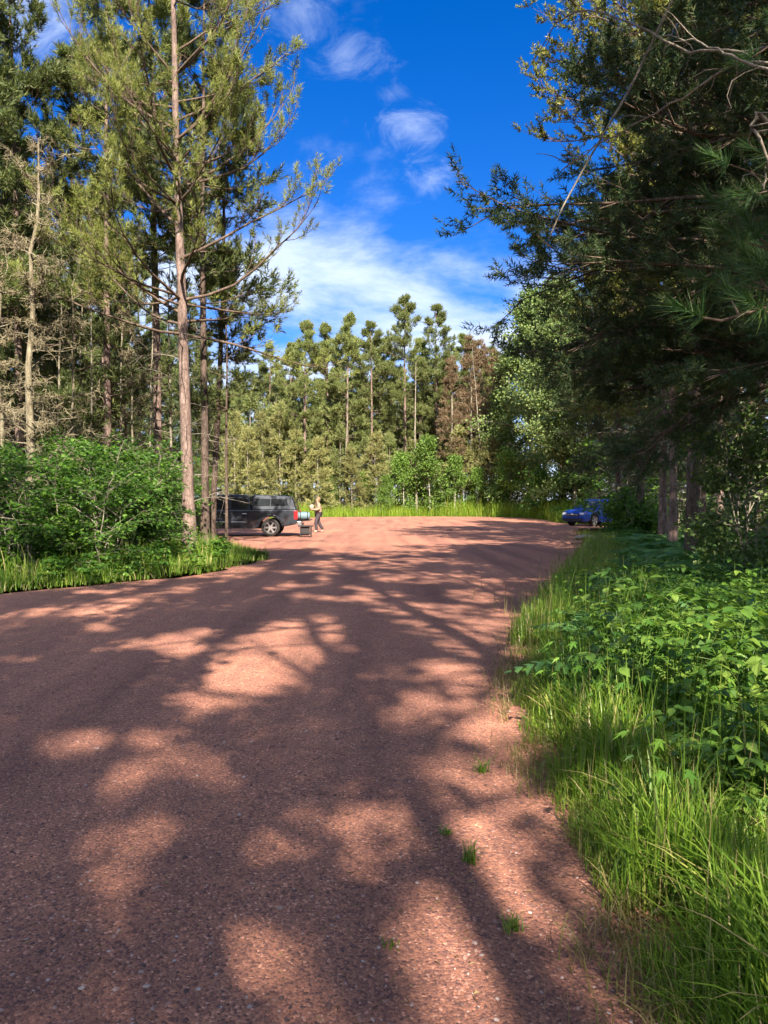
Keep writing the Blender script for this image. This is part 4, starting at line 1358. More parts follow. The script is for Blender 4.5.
    pp = np.array([at(800, -120, 5.6), at(720, -60, 6.0), at(672, 0, 6.3), at(648, 50, 6.4), at(628, 92, 6.4), at(606, 130, 6.35), at(584, 168, 6.3), at(562, 208, 6.25), at(548, 240, 6.2)])
    pp[0] = np.array([.08, 0, 6.4])
    dl.append(tubes(pp[None], np.linspace(.016, .006, 9)[None], 5))
    TR += [(*w, 1) for w in dl]
    link('trunk', make_mesh('trunk', TR, [M['bark_red'], M['twig_dead']]), root)


near_pine()

# --- sunlit shrub at the right edge, young shrub beside it
broadleaf('alder_shrub', (X_at(750, 12.6), 12.6, 0), 71, 3.1, .02, .3, .95, 30, 8, 5, 4, LF_SHR, (M['bark_grey'], M['bark_grey'], M['l_shrub']), spread=.09, stems=5, r1=.012,
          el=(10, 60), label='sunlit leafy alder shrub at the right edge above the ferns', cat='shrub')
broadleaf('alder_shrub', (X_at(800, 14.5), 14.5, 0), 72, 3.2, .02, .3, 1.3, 26, 8, 5, 4, LF_SHR, (M['bark_grey'], M['bark_grey'], M['l_shrub']), spread=.10, stems=4, r1=.012,
          el=(10, 60), label='darker alder shrub behind the sunlit one, cut off by the right edge', cat='shrub')
broadleaf('alder_shrub', (X_at(648, 32), 33, 0), 73, 1.2, .02, .2, 1.5, 30, 8, 5, 4, LF_SHR, (M['bark_grey'], M['bark_grey'], M['l_maple']), spread=.14, stems=5, r1=.012,
          el=(10, 60), lsc=(1.2, 1.8), label='low green bush that hides the side of the blue car', cat='shrub')
broadleaf('alder_shrub', (X_at(634, 33), 33.0, 0), 74, .75, .02, .1, 1.2, 24, 8, 5, 4, LF_SHR, (M['bark_grey'], M['bark_grey'], M['l_maple']), spread=.12, stems=5, r1=.012,
          el=(10, 60), lsc=(1.2, 1.8), label='small bush at the gravel edge before the blue car', cat='shrub')

GU = 'bushes closing the dark gaps under the right wood'
for k, (px, Y) in enumerate(((598, 60), (622, 50), (640, 62), (655, 52), (676, 60), (694, 50), (715, 58), (735, 48), (752, 60), (770, 46), (632, 74), (668, 76), (705, 74), (742, 74), (610, 78), (585, 72), (780, 70), (690, 36), (725, 33), (760, 34), (676, 42))):
    place((m1, m2, m3)[k % 3], (X_at(px, Y), Y, 0), None, rng.uniform(1.5, 2.2) if Y > 41 else rng.uniform(.8, 1.1), 'dark bush low down among the trunks of the right wood', GU)
GU2 = 'bushes closing the dark gaps under the left wood'
for k, (px, Y) in enumerate(((-10, 62), (20, 70), (45, 60), (70, 74), (95, 64), (120, 72), (145, 64), (168, 72), (185, 66), (205, 72), (160, 84), (100, 86), (40, 84), (195, 86), (5, 40), (40, 38))):
    place((m1, m2, m3)[k % 3], (min(X_at(px, Y), -18.5), Y, 0), None, rng.uniform(1.5, 2.3), 'dark bush low down among the trunks of the left wood', GU2)

# --- broadleaf trees at the back right
SHP = lambda u: P(u, [(0, .8), (.25, 1), (.5, .72), (.75, .6), (1, .18)])
bA = broadleaf('aspen_tree', (X_at(530, 73), 73, 0), 81, 18.0, .2, 1.2, 4.1, 46, 8, 5, 15, LF_BRD, (M['bark_grey'], M['bark_grey'], M['l_broad']), spread=.42, shape=SHP, 
               label='full leafy aspen at the back right corner of the lot, its crown reaching the ground')
bA.scale = (1.25, 1.25, 1.22)
place(bA, (X_at(564, 62), 62, 0), 2.1, (1.05, 1.05, 1.1), 'leafy aspen behind the blue car, shaded by the dark crown')
place(bA, (X_at(499, 78), 78, 0), 4.0, (.6, .6, .72), 'small leafy aspen next to the tall reddish dead spruces')
place(bA, (X_at(545, 80), 80, 0), 5.0, (.9, .9, 1.28), 'thin topped aspen showing above the other leafy trees on the right')
place(bA, (X_at(585, 57), 60, 0), 3.3, (.85, .85, .9), 'leafy tree in the shade further right behind the blue car')
broadleaf('aspen_sapling', (X_at(513, 72), 72, 0), 82, 6.0, .05, .4, 2.0, 30, 7, 4, 6, LF_BIR, (M['bark_grey'], M['bark_grey'], M['l_birch']), spread=.3, stems=3, r1=.02,
          label='bright round topped sapling in the grass in front of the full aspen', cat='bush')
broadleaf('aspen_sapling', (X_at(551, 62), 62, 0), 83, 3.2, .04, .2, 2.0, 30, 7, 4, 6, LF_BIR, (M['bark_grey'], M['bark_grey'], M['l_maple']), spread=.3, stems=4, r1=.02,
          label='dark low bush left of the blue car behind the tall grass', cat='bush')

# --- wood behind the meadow
fA = conifer('red_pine', (X_at(405, 80), 80, 0), 91, 23.3, .2, 8, lambda u: P(u, [(0, .5), (.3, .9), (.6, .9), (.85, .5), (1, .1)]), 2.9, 56, (-10, 25), (0, 40), 10, 3, TF_FAR,
             (M['bark_red'], M['twig'], M['n_far']), dead=20, dead_L=1.7, br=.035, ntuft=3, label='tallest far pine with a layered crown, near the middle of the far treeline')
fB = conifer('red_pine', (X_at(437, 82), 82, 0), 92, 22.8, .18, 6, lambda u: P(u, [(0, .6), (.4, .9), (.7, .9), (.9, .55), (1, .12)]), 2.3, 64, (-10, 25), (0, 40), 9, 3, TF_FAR,
             (M['bark_red'], M['twig'], M['n_far']), dead=16, dead_L=1.5, br=.03, ntuft=3, label='second tallest far pine with a narrow crown, right of the tallest one')
fC = conifer('red_pine', (X_at(347, 78), 78, 0), 93, 20.8, .2, 6.5, lambda u: P(u, [(0, .6), (.3, 1), (.7, .75), (1, .12)]), 2.6, 62, (-5, 35), (5, 45), 10, 3, TF_FAR,
             (M['bark_red'], M['twig'], M['n_far']), dead=20, dead_L=1.6, br=.035, ntuft=3, label='bushy topped far pine in the middle of the group left of the tallest pine')
fD = conifer('spruce_tree', (X_at(471, 80), 80, 0), 94, 19.5, .16, 2.5, lambda u: P(u, [(0, 1), (.5, .72), (1, .07)]), 2.0, 84, (-5, 20), (-25, 10), 7, 3, TF_FIR,
             (M['bark_grey'], M['twig'], M['n_brown']), dead=6, dead_L=1.2, br=.022, label='tall reddish brown dying spruce, the rightmost rusty one of the far treeline')
fE = conifer('fir_tree', (X_at(262, 74), 74, 0), 95, 10.5, .1, .8, lambda u: P(u, [(0, 1), (.5, .66), (1, .06)]), 1.7, 74, (-5, 20), (-28, 5), 6, 2, TF_FIR,
             (M['bark_grey'], M['twig'], M['n_tan']), dead=0, br=.02, label='thin yellowish fir above the roof of the parked pickup')
fF = conifer('fir_tree', (X_at(318, 73), 73, 0), 96, 7.5, .09, .4, lambda u: P(u, [(0, 1), (.5, .7), (1, .06)]), 1.6, 66, (-5, 20), (-28, 5), 6, 2, TF_FIR,
             (M['bark_grey'], M['twig'], M['n_tan']), dead=0, br=.02, label='small yellowish fir straight behind the walking person')
fG = conifer('fir_tree', (X_at(340, 75.5), 75.5, 0), 98, 9.0, .09, .6, lambda u: P(u, [(0, 1), (.5, .62), (1, .05)]), 1.5, 74, (-5, 20), (-28, 5), 6, 2, TF_FIR,
             (M['bark_grey'], M['twig'], M['n_far']), dead=0, br=.02, label='narrow green fir in the row right of the walking person')
# a hanging branch side of the left wood: darker pine between the red pine and the far wood
place(fC, (X_at(305, 74), 74, 0), 1.0, .92, 'dark far pine with a ragged top, first tall one right of the big red pine')
for px, Y, pr, s, lb in ((328, 80, fC, .97, 'far pine with broken branches, second from the left of the far tall pines'), (372, 79, fA, .87, 'far pine with a thin crown just left of the tallest one'),
                         (420, 86, fC, .96, 'far pine squeezed between the two tallest pines'), (385, 84, fB, .86, 'slim far pine behind the gap left of the tallest pine'),
                         (452, 76, fD, .84, 'brown pointed spruce between the narrow tall pine and the reddish ones'), (482, 84, fD, 1.02, 'rusty spruce at the right end, partly behind the small aspen'),
                         (462, 86, fB, .9, 'green pine top showing between the rusty spruces'), (440, 85, fD, .82, 'slim brown spruce between the two tallest pines and the pointed one'), (494, 81, fD, .93, 'muted rusty spruce at the edge of the small aspen'), (424, 89, fD, .8, 'half brown spruce seen through the tallest pines'), (410, 88, fD, .78, 'brown spruce behind the trunk of the tallest far pine'),
                         (290, 82, fA, .8, 'far pine half hidden by the low limbs of the big red pine'), (270, 86, fB, .85, 'far pine left of the ragged topped one, behind the red pine limbs')):
    place(pr, (X_at(px, Y), Y, 0), None, s, lb)
GF, LFir = 'thin firs along the foot of the far wood', 'thin ragged fir in the row along the foot of the far wood'
for px, Y, pr, s in ((235, 76, fE, 1.0), (248, 72, fF, 1.05), (280, 75, fE, 1.1), (296, 73.5, fF, 1.2), (305, 78, fG, 1.15), (335, 78, fE, .9), (352, 74, fF, .9), (364, 77, fG, .8), (375, 75, fF, 1.0), (390, 78, fG, .9),
                     (225, 80, fG, 1.2), (270, 80, fG, 1.35), (460, 76, fF, 1.1), (475, 77, fE, .8), (490, 75, fF, .95), (412, 78, fF, 1.0), (322, 82, fG, 1.2), (345, 84, fE, 1.25), (250, 84, fG, 1.5), (445, 80, fE, 1.0), (210, 84, fE, 1.3)):
    place(pr, (X_at(px, Y), Y, 0), None, s * rng.uniform(.9, 1.1), LFir, GF)
yb = broadleaf('birch_tree', (X_at(430, 74), 74, 0), 97, 7.6, .06, .6, 2.0, 32, 7, 4, 6, LF_BIR, (M['bark_birch'], M['bark_grey'], M['l_birch']), spread=.34, r1=.03, shape=SHP,
               label='bright green young birch right of the tallest far pine trunk')
for px, Y, s, lb in ((404, 75, .8, 'bright young birch left of the tallest far pine trunk'), (455, 74, .75, 'low bright green birch below the brown pointed spruce'), (385, 73, .5, 'very small bright birch in the grass left of the tall trunk'),
                     (365, 75, .55, 'small green birch among the firs in the middle'), (330, 76, .6, 'small green birch behind the firs right of the walking person'), (478, 74, .6, 'small birch at the foot of the rusty spruces'),
                     (292, 77, .7, 'green birch among the firs above the tail of the pickup')):
    place(yb, (X_at(px, Y), Y, 0), None, s, lb)


def snag(loc, H, r0, lean, seed, label):
    r = np.random.default_rng(seed)
    T = trunk_pts(H, lean, .2, 10, seed)
    w = tubes(T[None], (r0 * (1 - .8 * np.linspace(0, 1, 10)))[None], 7)
    z = r.uniform(.3, .97, 16) * H
    st = np.stack([np.interp(z, T[:, 2], T[:, 0]), np.interp(z, T[:, 2], T[:, 1]), z], -1)
    B = arcs(st, r.uniform(0, 6.28, 16), r.normal(.1, .3, 16), r.normal(-.1, .3, 16), r.uniform(.3, 1.1, 16), 5, .2, r)
    return tree_object('dead_tree', loc, [(*w, 0), (*tubes(B, np.linspace(.02, .008, 5)[None].repeat(16, 0), 4), 1)], None, None, (M['bark_grey'], M['bark_grey']), 0, label)


snag((X_at(417, 75), 75, 0), 15.5, .14, (-.3, 0), 101, 'pale straight bare stem in front of the tallest far pine')
snag((X_at(450, 73.5), 73.5, 0), 7.5, .07, (-2.6, .5), 102, 'thin dead stem leaning left across the bright young birch')
snag((X_at(483, 77), 77, 0), 17.5, .10, (-.9, 0), 103, 'pale dead stem leaning among the rusty spruces')
snag((X_at(345, 75), 75, 0), 14, .09, (.2, 0), 104, 'pale bare stem under the bushy topped far pine')
snag((X_at(272, 76), 76, 0), 12, .09, (.1, 0), 105, 'pale bare stem over the rear wheel of the pickup')
sn = snag((X_at(55, 24.5), 24.5, 0), 11, .055, (.2, .1), 106, 'slim bare stem standing between the two lichen trees and the bright bush')
for px, Y, sc in ((6, 24, 1.0), (48, 27, 1.1), (92, 23.5, .85), (119, 26, 1.0), (128, 28, 1.15), (148, 24.5, .9), (172, 26, 1.0), (76, 26, 1.05), (24, 26, .95)):
    place(sn, (X_at(px, Y), Y, 0), None, sc, 'slim bare dead stem among the trunks of the left wood', 'slim bare dead stems in the left wood')
# back rows
GBk, LBk = 'trees of the back rows of the far wood', 'far pine in the crowded back rows of the wood beyond the meadow'
rr = np.random.default_rng(7)
for row, Y0 in enumerate((88, 94, 101, 109)):
    for px in np.arange(205, 520, 19):
        Y = Y0 + rr.uniform(-2.5, 2.5)
        pr = [fA, fB, fC, fD, fE][rr.choice(5, p=[.22, .22, .3, .1, .16])]
        s = rr.uniform(.74, .9) * (1.3 if pr is fE else 1.0)
        place(pr, (X_at(px + rr.uniform(-8, 8), Y), Y, 0), None, s, LBk, GBk)
for px, Y in ((560, 92), (600, 98), (640, 95), (690, 100), (540, 100), (580, 108), (740, 92), (160, 100), (120, 104), (60, 100), (0, 98), (180, 108), (90, 112)):
    place(fC, (X_at(px, Y), Y, 0), None, 1.0, LBk, GBk)

# --- trees behind and beside the viewer: unseen, crowns thinned to shape the dappled shade on the road
SHADE_M = (M['bark_grey'], M['bark_grey'], M['l_oak'])
for i, (x, y, H, Rad, lb) in enumerate(((2.9, -1.8, 18.5, 5.0, 'oak overhanging the road entrance from the right edge'), (-6.3, -4.5, 18, 5.2, 'oak at the road entrance on the left'),
                                        (5.8, -6.5, 20, 5.0, 'tall oak at the road entrance on the right'), (2.6, -9.5, 20, 5.0, 'oak further back along the right road edge'),
                                        (-6.5, -11, 20, 5.4, 'oak further back along the left road edge'), (-11.5, -1.5, 16.5, 4.6, 'oak left of the road entrance beside the side road'),
                                        (7.9, 1.2, 19.0, 4.4, 'oak right of the road entrance beyond the verge'), (3.4, -16, 21, 5.0, 'oak far back on the right road edge'), (-12, -8, 19, 5, 'oak far back in the left wood'),
                                        (9.5, -10, 20, 5, 'oak far back in the right wood'))):
    broadleaf('oak_tree', (x, y, 0), 200 + i, H, .2, H * .38, Rad, 28, 9, 5, 19, LF_OAK, SHADE_M, cull=cull_lit, spread=.42, label=lb, r1=.05, el=(5, 65))

# ---------------------------------------------------------------- vehicles
M['paint_dark'] = mat_plain('slate_car_paint', (0.035, 0.042, 0.058), 0.32, 0.35, 0.5, 0.8)
M['paint_blue'] = mat_plain('blue_car_paint', (0.008, 0.045, 0.30), 0.35, 0.1, 0.4, 0.4)
M['glass'] = mat_plain('dark_car_glass', (0.02, 0.024, 0.028), 0.06, 0.0, 0.8)
M['black'] = mat_plain('black_plastic', (0.018, 0.018, 0.02), 0.55)
M['rubber'] = mat_plain('tyre_rubber', (0.03, 0.028, 0.027), 0.85)
M['alloy'] = mat_plain('alloy_rim', (0.55, 0.56, 0.58), 0.3, 0.8)
M['chrome'] = mat_plain('chrome_trim', (0.7, 0.72, 0.75), 0.18, 0.9)
M['lamp_red'] = mat_plain('red_lamp_glass', (0.30, 0.015, 0.02), 0.2, 0, 0.6)
M['lamp_white'] = mat_plain('clear_lamp_glass', (0.75, 0.77, 0.8), 0.15, 0, 0.7)
M['lamp_amber'] = mat_plain('amber_lamp_glass', (0.6, 0.22, 0.03), 0.2, 0, 0.6)
M['pale_blue'] = mat_plain('pale_blue_fabric', (0.12, 0.19, 0.23), 0.7)
M['tan'] = mat_plain('tan_cloth', (0.27, 0.20, 0.14), 0.85, var=.12)
M['trouser'] = mat_plain('dark_trousers', (0.045, 0.035, 0.045), 0.85)
M['skin'] = mat_plain('skin', (0.40, 0.23, 0.17), 0.55)
M['hair'] = mat_plain('brown_hair', (0.22, 0.14, 0.075), 0.7)
M['shoe'] = mat_plain('pale_shoe', (0.3, 0.23, 0.19), 0.7)
M['cream'] = mat_plain('cream_cloth', (0.30, 0.26, 0.20), 0.8)


def bm_obj(name, bm, mat, parent=None, smooth=False, bevel=0.0, seg=2):
    bmesh.ops.recalc_face_normals(bm, faces=bm.faces[:])
    me_ = bpy.data.meshes.new(name)
    bm.to_mesh(me_)
    bm.free()
    me_.materials.append(mat)
    for p in me_.polygons:
        p.use_smooth = smooth
    o = link(name, me_, parent)
    if bevel:
        md = o.modifiers.new('bevel', 'BEVEL')
        md.width = bevel
        md.segments = seg
        md.limit_method = 'ANGLE'
        md.angle_limit = R(28)
        md.harden_normals = False
    return o


def slab(bm, poly, yfun0, yfun1):
    """prism between two side outlines; poly = [(x, z)], yfun gives y for a point"""
    a = [bm.verts.new((x, yfun0(x, z), z)) for x, z in poly]
    b = [bm.verts.new((x, yfun1(x, z), z)) for x, z in poly]
    bm.faces.new(a)
    bm.faces.new(b[::-1])
    n = len(poly)
    for i in range(n):
        j = (i + 1) % n
        bm.faces.new([a[j], a[i], b[i], b[j]])


def box(bm, c, s, rot=None):
    r = bmesh.ops.create_cube(bm, size=1.0)
    for v in r['verts']:
        v.co = Vector((v.co.x * s[0], v.co.y * s[1], v.co.z * s[2]))
        if rot is not None:
            v.co = rot @ v.co
        v.co += Vector(c)


def arch(cx, cz, r, n=10, a0=0.0, a1=180.0):
    return [(cx + r * math.cos(R(a0 + (a1 - a0) * i / n)), cz + r * math.sin(R(a0 + (a1 - a0) * i / n))) for i in range(n + 1)]


def lathe(bm, prof, seg=28, axis='y', c=(0, 0, 0)):
    """prof = [(radius, offset along axis)]"""
    rings = []
    for rad, of in prof:
        rings.append([bm.verts.new((c[0] + rad * math.cos(6.28318 * k / seg), c[1] + of, c[2] + rad * math.sin(6.28318 * k / seg))) for k in range(seg)])
    for a, b in zip(rings, rings[1:]):
        for k in range(seg):
            bm.faces.new([a[k], a[(k + 1) % seg], b[(k + 1) % seg], b[k]])
    return rings


def wheel(parent, cx, side, y, rad, w, spokes=6):
    """side +1 / -1 = which way the outer face looks"""
    e = bpy.data.objects.new('wheel', None)
    COL.objects.link(e)
    e.parent = parent
    e.location = (cx, y, rad)
    e.empty_display_size = .1
    bm = bmesh.new()
    h = w / 2
    lathe(bm, [(rad * .66, -h), (rad * .9, -h), (rad * .985, -h * .72), (rad, -h * .35), (rad, h * .35), (rad * .985, h * .72), (rad * .9, h), (rad * .66, h), (rad * .66, -h)], 32)
    bm_obj('tyre', bm, M['rubber'], e, True)
    bm = bmesh.new()
    o = side * h
    rr_ = lathe(bm, [(rad * .67, o * .95), (rad * .62, o * .96), (rad * .60, o * .55), (rad * .60, -o * .3)], 28)
    bm.faces.new(lathe(bm, [(rad * .16, o * .55), (rad * .15, o * .82)], 16)[1])
    for k in range(spokes):
        a = 6.28318 * k / spokes
        m_ = Matrix.Rotation(-a, 3, 'Y')
        box(bm, m_ @ Vector((rad * .38, o * .68, 0)), (rad * .5, h * .22, rad * .19), m_)
    bm_obj('rim', bm, M['alloy'], e)
    bm = bmesh.new()
    r1 = lathe(bm, [(rad * .6, o * .1), (rad * .02, o * .1)], 24)
    bm.faces.new(r1[1])
    bm_obj('brake_disc', bm, M['black'], e)
    return e


def build_pickup(loc, rz):
    """front is +x, left side is +y; origin on the ground under the rear axle"""
    t = empty('pickup_truck', loc, rz, 'dark slate pickup with a matching bed cap, parked beyond the left trees', 'pickup')
    W = 1.0
    WB, wr = 3.68, .41
    # lower body with wheel openings
    top = [(-1.16, .72), (-1.16, 1.18), (-1.1, 1.21), (3.15, 1.21), (3.25, 1.2), (4.35, 1.13), (4.52, 1.02), (4.55, .75), (4.5, .52)]
    bot = [(4.25, .42)] + [(x, z) for x, z in arch(WB, .42, .5, 12, 0, 180)] + [(.62, .40)] + [(x, z) for x, z in arch(0, .42, .5, 12, 0, 180)] + [(-.62, .46), (-1.1, .56)]
    bm = bmesh.new()
    slab(bm, top + bot, lambda x, z: -(W - .05 * max(0, .75 - z)), lambda x, z: W - .05 * max(0, .75 - z))
    bm_obj('body', bm, M['paint_dark'], t, bevel=.035, seg=3)
    # cab
    bm = bmesh.new()
    cab = [(.86, 1.19), (.92, 1.86), (1.05, 1.91), (2.2, 1.92), (2.36, 1.88), (3.22, 1.19)]
    tum = lambda z: .95 - .22 * max(0, z - 1.19)
    slab(bm, cab, lambda x, z: -tum(z), lambda x, z: tum(z))
    bm_obj('cab', bm, M['paint_dark'], t, bevel=.04, seg=3)
    # bed cap
    cap = bpy.data.objects.new('bed_cap', None)
    COL.objects.link(cap); cap.parent = t; cap.empty_display_size = .1
    bm = bmesh.new()
    slab(bm, [(-1.12, 1.2), (-.93, 1.78), (-.82, 1.85), (.72, 1.90), (.84, 1.87), (.84, 1.2)], lambda x, z: -(tum(z) + .02), lambda x, z: tum(z) + .02)
    bm_obj('cap_shell', bm, M['paint_dark'], cap, bevel=.05, seg=3)

    def side_panel(name, poly, mat, par, off, base=None):
        for s in (1, -1):
            bm = bmesh.new()
            b_ = base or tum
            slab(bm, poly, lambda x, z: s * (b_(z) + off), lambda x, z: s * (b_(z) + off - .03))
            bm_obj(name, bm, mat, par, bevel=.006, seg=1)
    side_panel('cap_window', [(-.78, 1.40), (-.70, 1.70), (-.02, 1.72), (-.02, 1.39)], M['glass'], cap, .027)
    side_panel('cap_window', [(.03, 1.39), (.03, 1.72), (.66, 1.73), (.66, 1.38)], M['glass'], cap, .027)
    bm = bmesh.new()                                                      # rear hatch glass, slanting
    q = [(-1.115, 1.24), (-.945, 1.76)]
    vs = []
    for s in (1, -1):
        for x, z in q:
            for o in (-.022, .012):
                vs.append(bm.verts.new((x + o, s * (tum(z) - .05), z)))
    f4 = [[0, 1, 3, 2], [4, 6, 7, 5], [0, 4, 5, 1], [2, 3, 7, 6], [1, 5, 7, 3], [0, 2, 6, 4]]
    for f_ in f4:
        bm.faces.new([vs[i] for i in f_])
    bm_obj('hatch_glass', bm, M['glass'], cap)
    # cab windows
    side_panel('window', [(1.0, 1.27), (1.05, 1.74), (1.70, 1.79), (1.70, 1.26)], M['glass'], t, .006)
    side_panel('window', [(1.80, 1.26), (1.80, 1.79), (2.22, 1.80), (2.40, 1.72), (2.86, 1.25)], M['glass'], t, .006)
    bm = bmesh.new()
    a, b = (2.45, 1.83), (3.14, 1.265)
    vs = [bm.verts.new((x + o * .62, s * (tum(z) - .08), z + o * .78)) for s in (1, -1) for x, z in (a, b) for o in (-.02, .014)]
    for f_ in f4:
        bm.faces.new([vs[i] for i in f_])
    bm_obj('windscreen', bm, M['glass'], t)
    # doors (shallow skins) with handles
    for x0, x1, mir in ((.98, 1.74, False), (1.78, 2.95, True)):
        for s in (1, -1):
            bm = bmesh.new()
            slab(bm, [(x0, .5), (x0, 1.17), (x1, 1.17), (x1, .5)], lambda x, z: s * (W + .006 - .05 * max(0, .75 - z)), lambda x, z: s * (W - .03 - .05 * max(0, .75 - z)))
            d = bm_obj('door', bm, M['paint_dark'], t, bevel=.006, seg=1)
            bm = bmesh.new()
            box(bm, (x0 + .14, s * 1.022, 1.04), (.2, .03, .035))
            bm_obj('handle', bm, M['chrome'], d, bevel=.008, seg=1)
            bm = bmesh.new()
            box(bm, ((x0 + x1) / 2, s * 1.0, .66), (x1 - x0 - .06, .03, .05))
            bm_obj('side_moulding', bm, M['chrome'], d, bevel=.008, seg=1)
    # flared arches
    for cx in (0, WB):
        for s in (1, -1):
            bm = bmesh.new()
            po = arch(cx, .42, .60, 14, 8, 172)
            pi_ = arch(cx, .42, .49, 14, 172, 8)
            slab(bm, po + pi_, lambda x, z: s * (W + .035), lambda x, z: s * (W - .06))
            bm_obj('wheel_arch', bm, M['paint_dark'], t, bevel=.018, seg=2)
    for cx in (0, WB):
        for s in (1, -1):
            wheel(t, cx, s, s * (W - .15), wr, .28)
    bm = bmesh.new()
    box(bm, (1.85, 0, .45), (3.0, 1.3, .2))
    box(bm, (1.85, .9, .40), (2.4, .2, .07)); box(bm, (1.85, -.9, .40), (2.4, .2, .07))
    box(bm, (0, 0, .42), (.14, 1.5, .14)); box(bm, (WB, 0, .42), (.14, 1.5, .14))
    bm_obj('underbody', bm, M['black'], t)
    bm = bmesh.new()
    box(bm, (-1.24, 0, .60), (.2, 1.86, .2)); box(bm, (-1.33, 0, .52), (.12, .5, .1))
    bm_obj('rear_bumper', bm, M['chrome'], t, bevel=.03)
    bm = bmesh.new()
    box(bm, (4.56, 0, .58), (.22, 1.94, .26))
    bm_obj('front_bumper', bm, M['chrome'], t, bevel=.04)
    bm = bmesh.new()
    box(bm, (4.53, 0, .90), (.08, 1.2, .32))
    bm_obj('grille', bm, M['black'], t, bevel=.02)
    for s in (1, -1):
        bm = bmesh.new()
        box(bm, (-1.10, s * .93, .98), (.17, .16, .40))
        bm_obj('taillight', bm, M['lamp_red'], t, bevel=.02)
        bm = bmesh.new()
        box(bm, (4.44, s * .80, .92), (.2, .34, .24))
        bm_obj('headlight', bm, M['lamp_white'], t, bevel=.03)
        bm = bmesh.new()
        box(bm, (2.78, s * 1.13, 1.33), (.12, .24, .25))
        box(bm, (2.80, s * 1.0, 1.26), (.06, .2, .06))
        bm_obj('mirror', bm, M['black'], t, bevel=.03)
    bm = bmesh.new()                                                      # tailgate folded down
    box(bm, (-1.44, 0, .735), (.54, 1.5, .06))
    bm_obj('tailgate', bm, M['paint_dark'], t, bevel=.015)
    return t


PK = (X_at(269.5, 32.2), 32.2, 0.006)
build_pickup((PK[0], PK[1] + 1.0, PK[2]), math.pi + R(2)).scale = (1, 1, .955)

# what stands behind the pickup
bm = bmesh.new()
t = 14
pr_ = [(.02, -.55), (.12, -.53), (.185, -.46), (.2, -.3), (.205, 0), (.2, .3), (.185, .46), (.12, .53), (.02, .55)]
lathe(bm, pr_, 20)
for v in bm.verts:
    a = math.atan2(v.co.z, v.co.x)
    v.co.x *= 1 + .05 * math.sin(3 * a + v.co.y * 5)
    v.co.z *= .95 + .04 * math.sin(2 * a + v.co.y * 9)
    v.co = Vector((v.co.y * .52, v.co.x * .9, v.co.z * .9))
roll = empty('bedroll', (PK[0] + 1.45, PK[1] + .30, .735 + .17), R(12), 'pale blue rolled bundle lying on the lowered tailgate of the pickup', 'bedroll')
bm_obj('roll', bm, M['pale_blue'], roll, True)
for k in (-.17, .17):
    bm = bmesh.new()
    lathe(bm, [(.214, k - .02), (.22, k - .015), (.22, k + .015), (.214, k + .02)], 20)
    for v in bm.verts:
        v.co = Vector((v.co.y * .9, v.co.x * .9, v.co.z * .89))
    bm_obj('strap', bm, M['black'], roll, True)

crate = empty('folding_table', (PK[0] + 1.62, PK[1] - .35, .006), R(4), 'low black folding table on the gravel behind the pickup bumper', 'table')
bm = bmesh.new()
box(bm, (0, 0, .475), (.66, .5, .045))
bm_obj('table_top', bm, M['black'], crate, bevel=.01)
for sx in (-1, 1):
    for sy in (-1, 1):
        bm = bmesh.new()
        box(bm, (sx * .22, sy * .2, .225), (.05, .05, .45))
        bm_obj('leg', bm, M['black'], crate, bevel=.006, seg=1)
bm = bmesh.new()
box(bm, (0, 0, .16), (.42, .38, .03))
bm_obj('shelf', bm, M['black'], crate, bevel=.005, seg=1)
bm = bmesh.new()
box(bm, (0, 0, .12), (.36, .32, .24)); box(bm, (0, 0, .25), (.38, .34, .025))
bin_ = empty('storage_bin', (PK[0] + 1.60, PK[1] - .35, .006 + .176), R(4), 'black storage bin on the shelf under the low folding table', 'bin')
bm_obj('bin_body', bm, M['black'], bin_, bevel=.02)


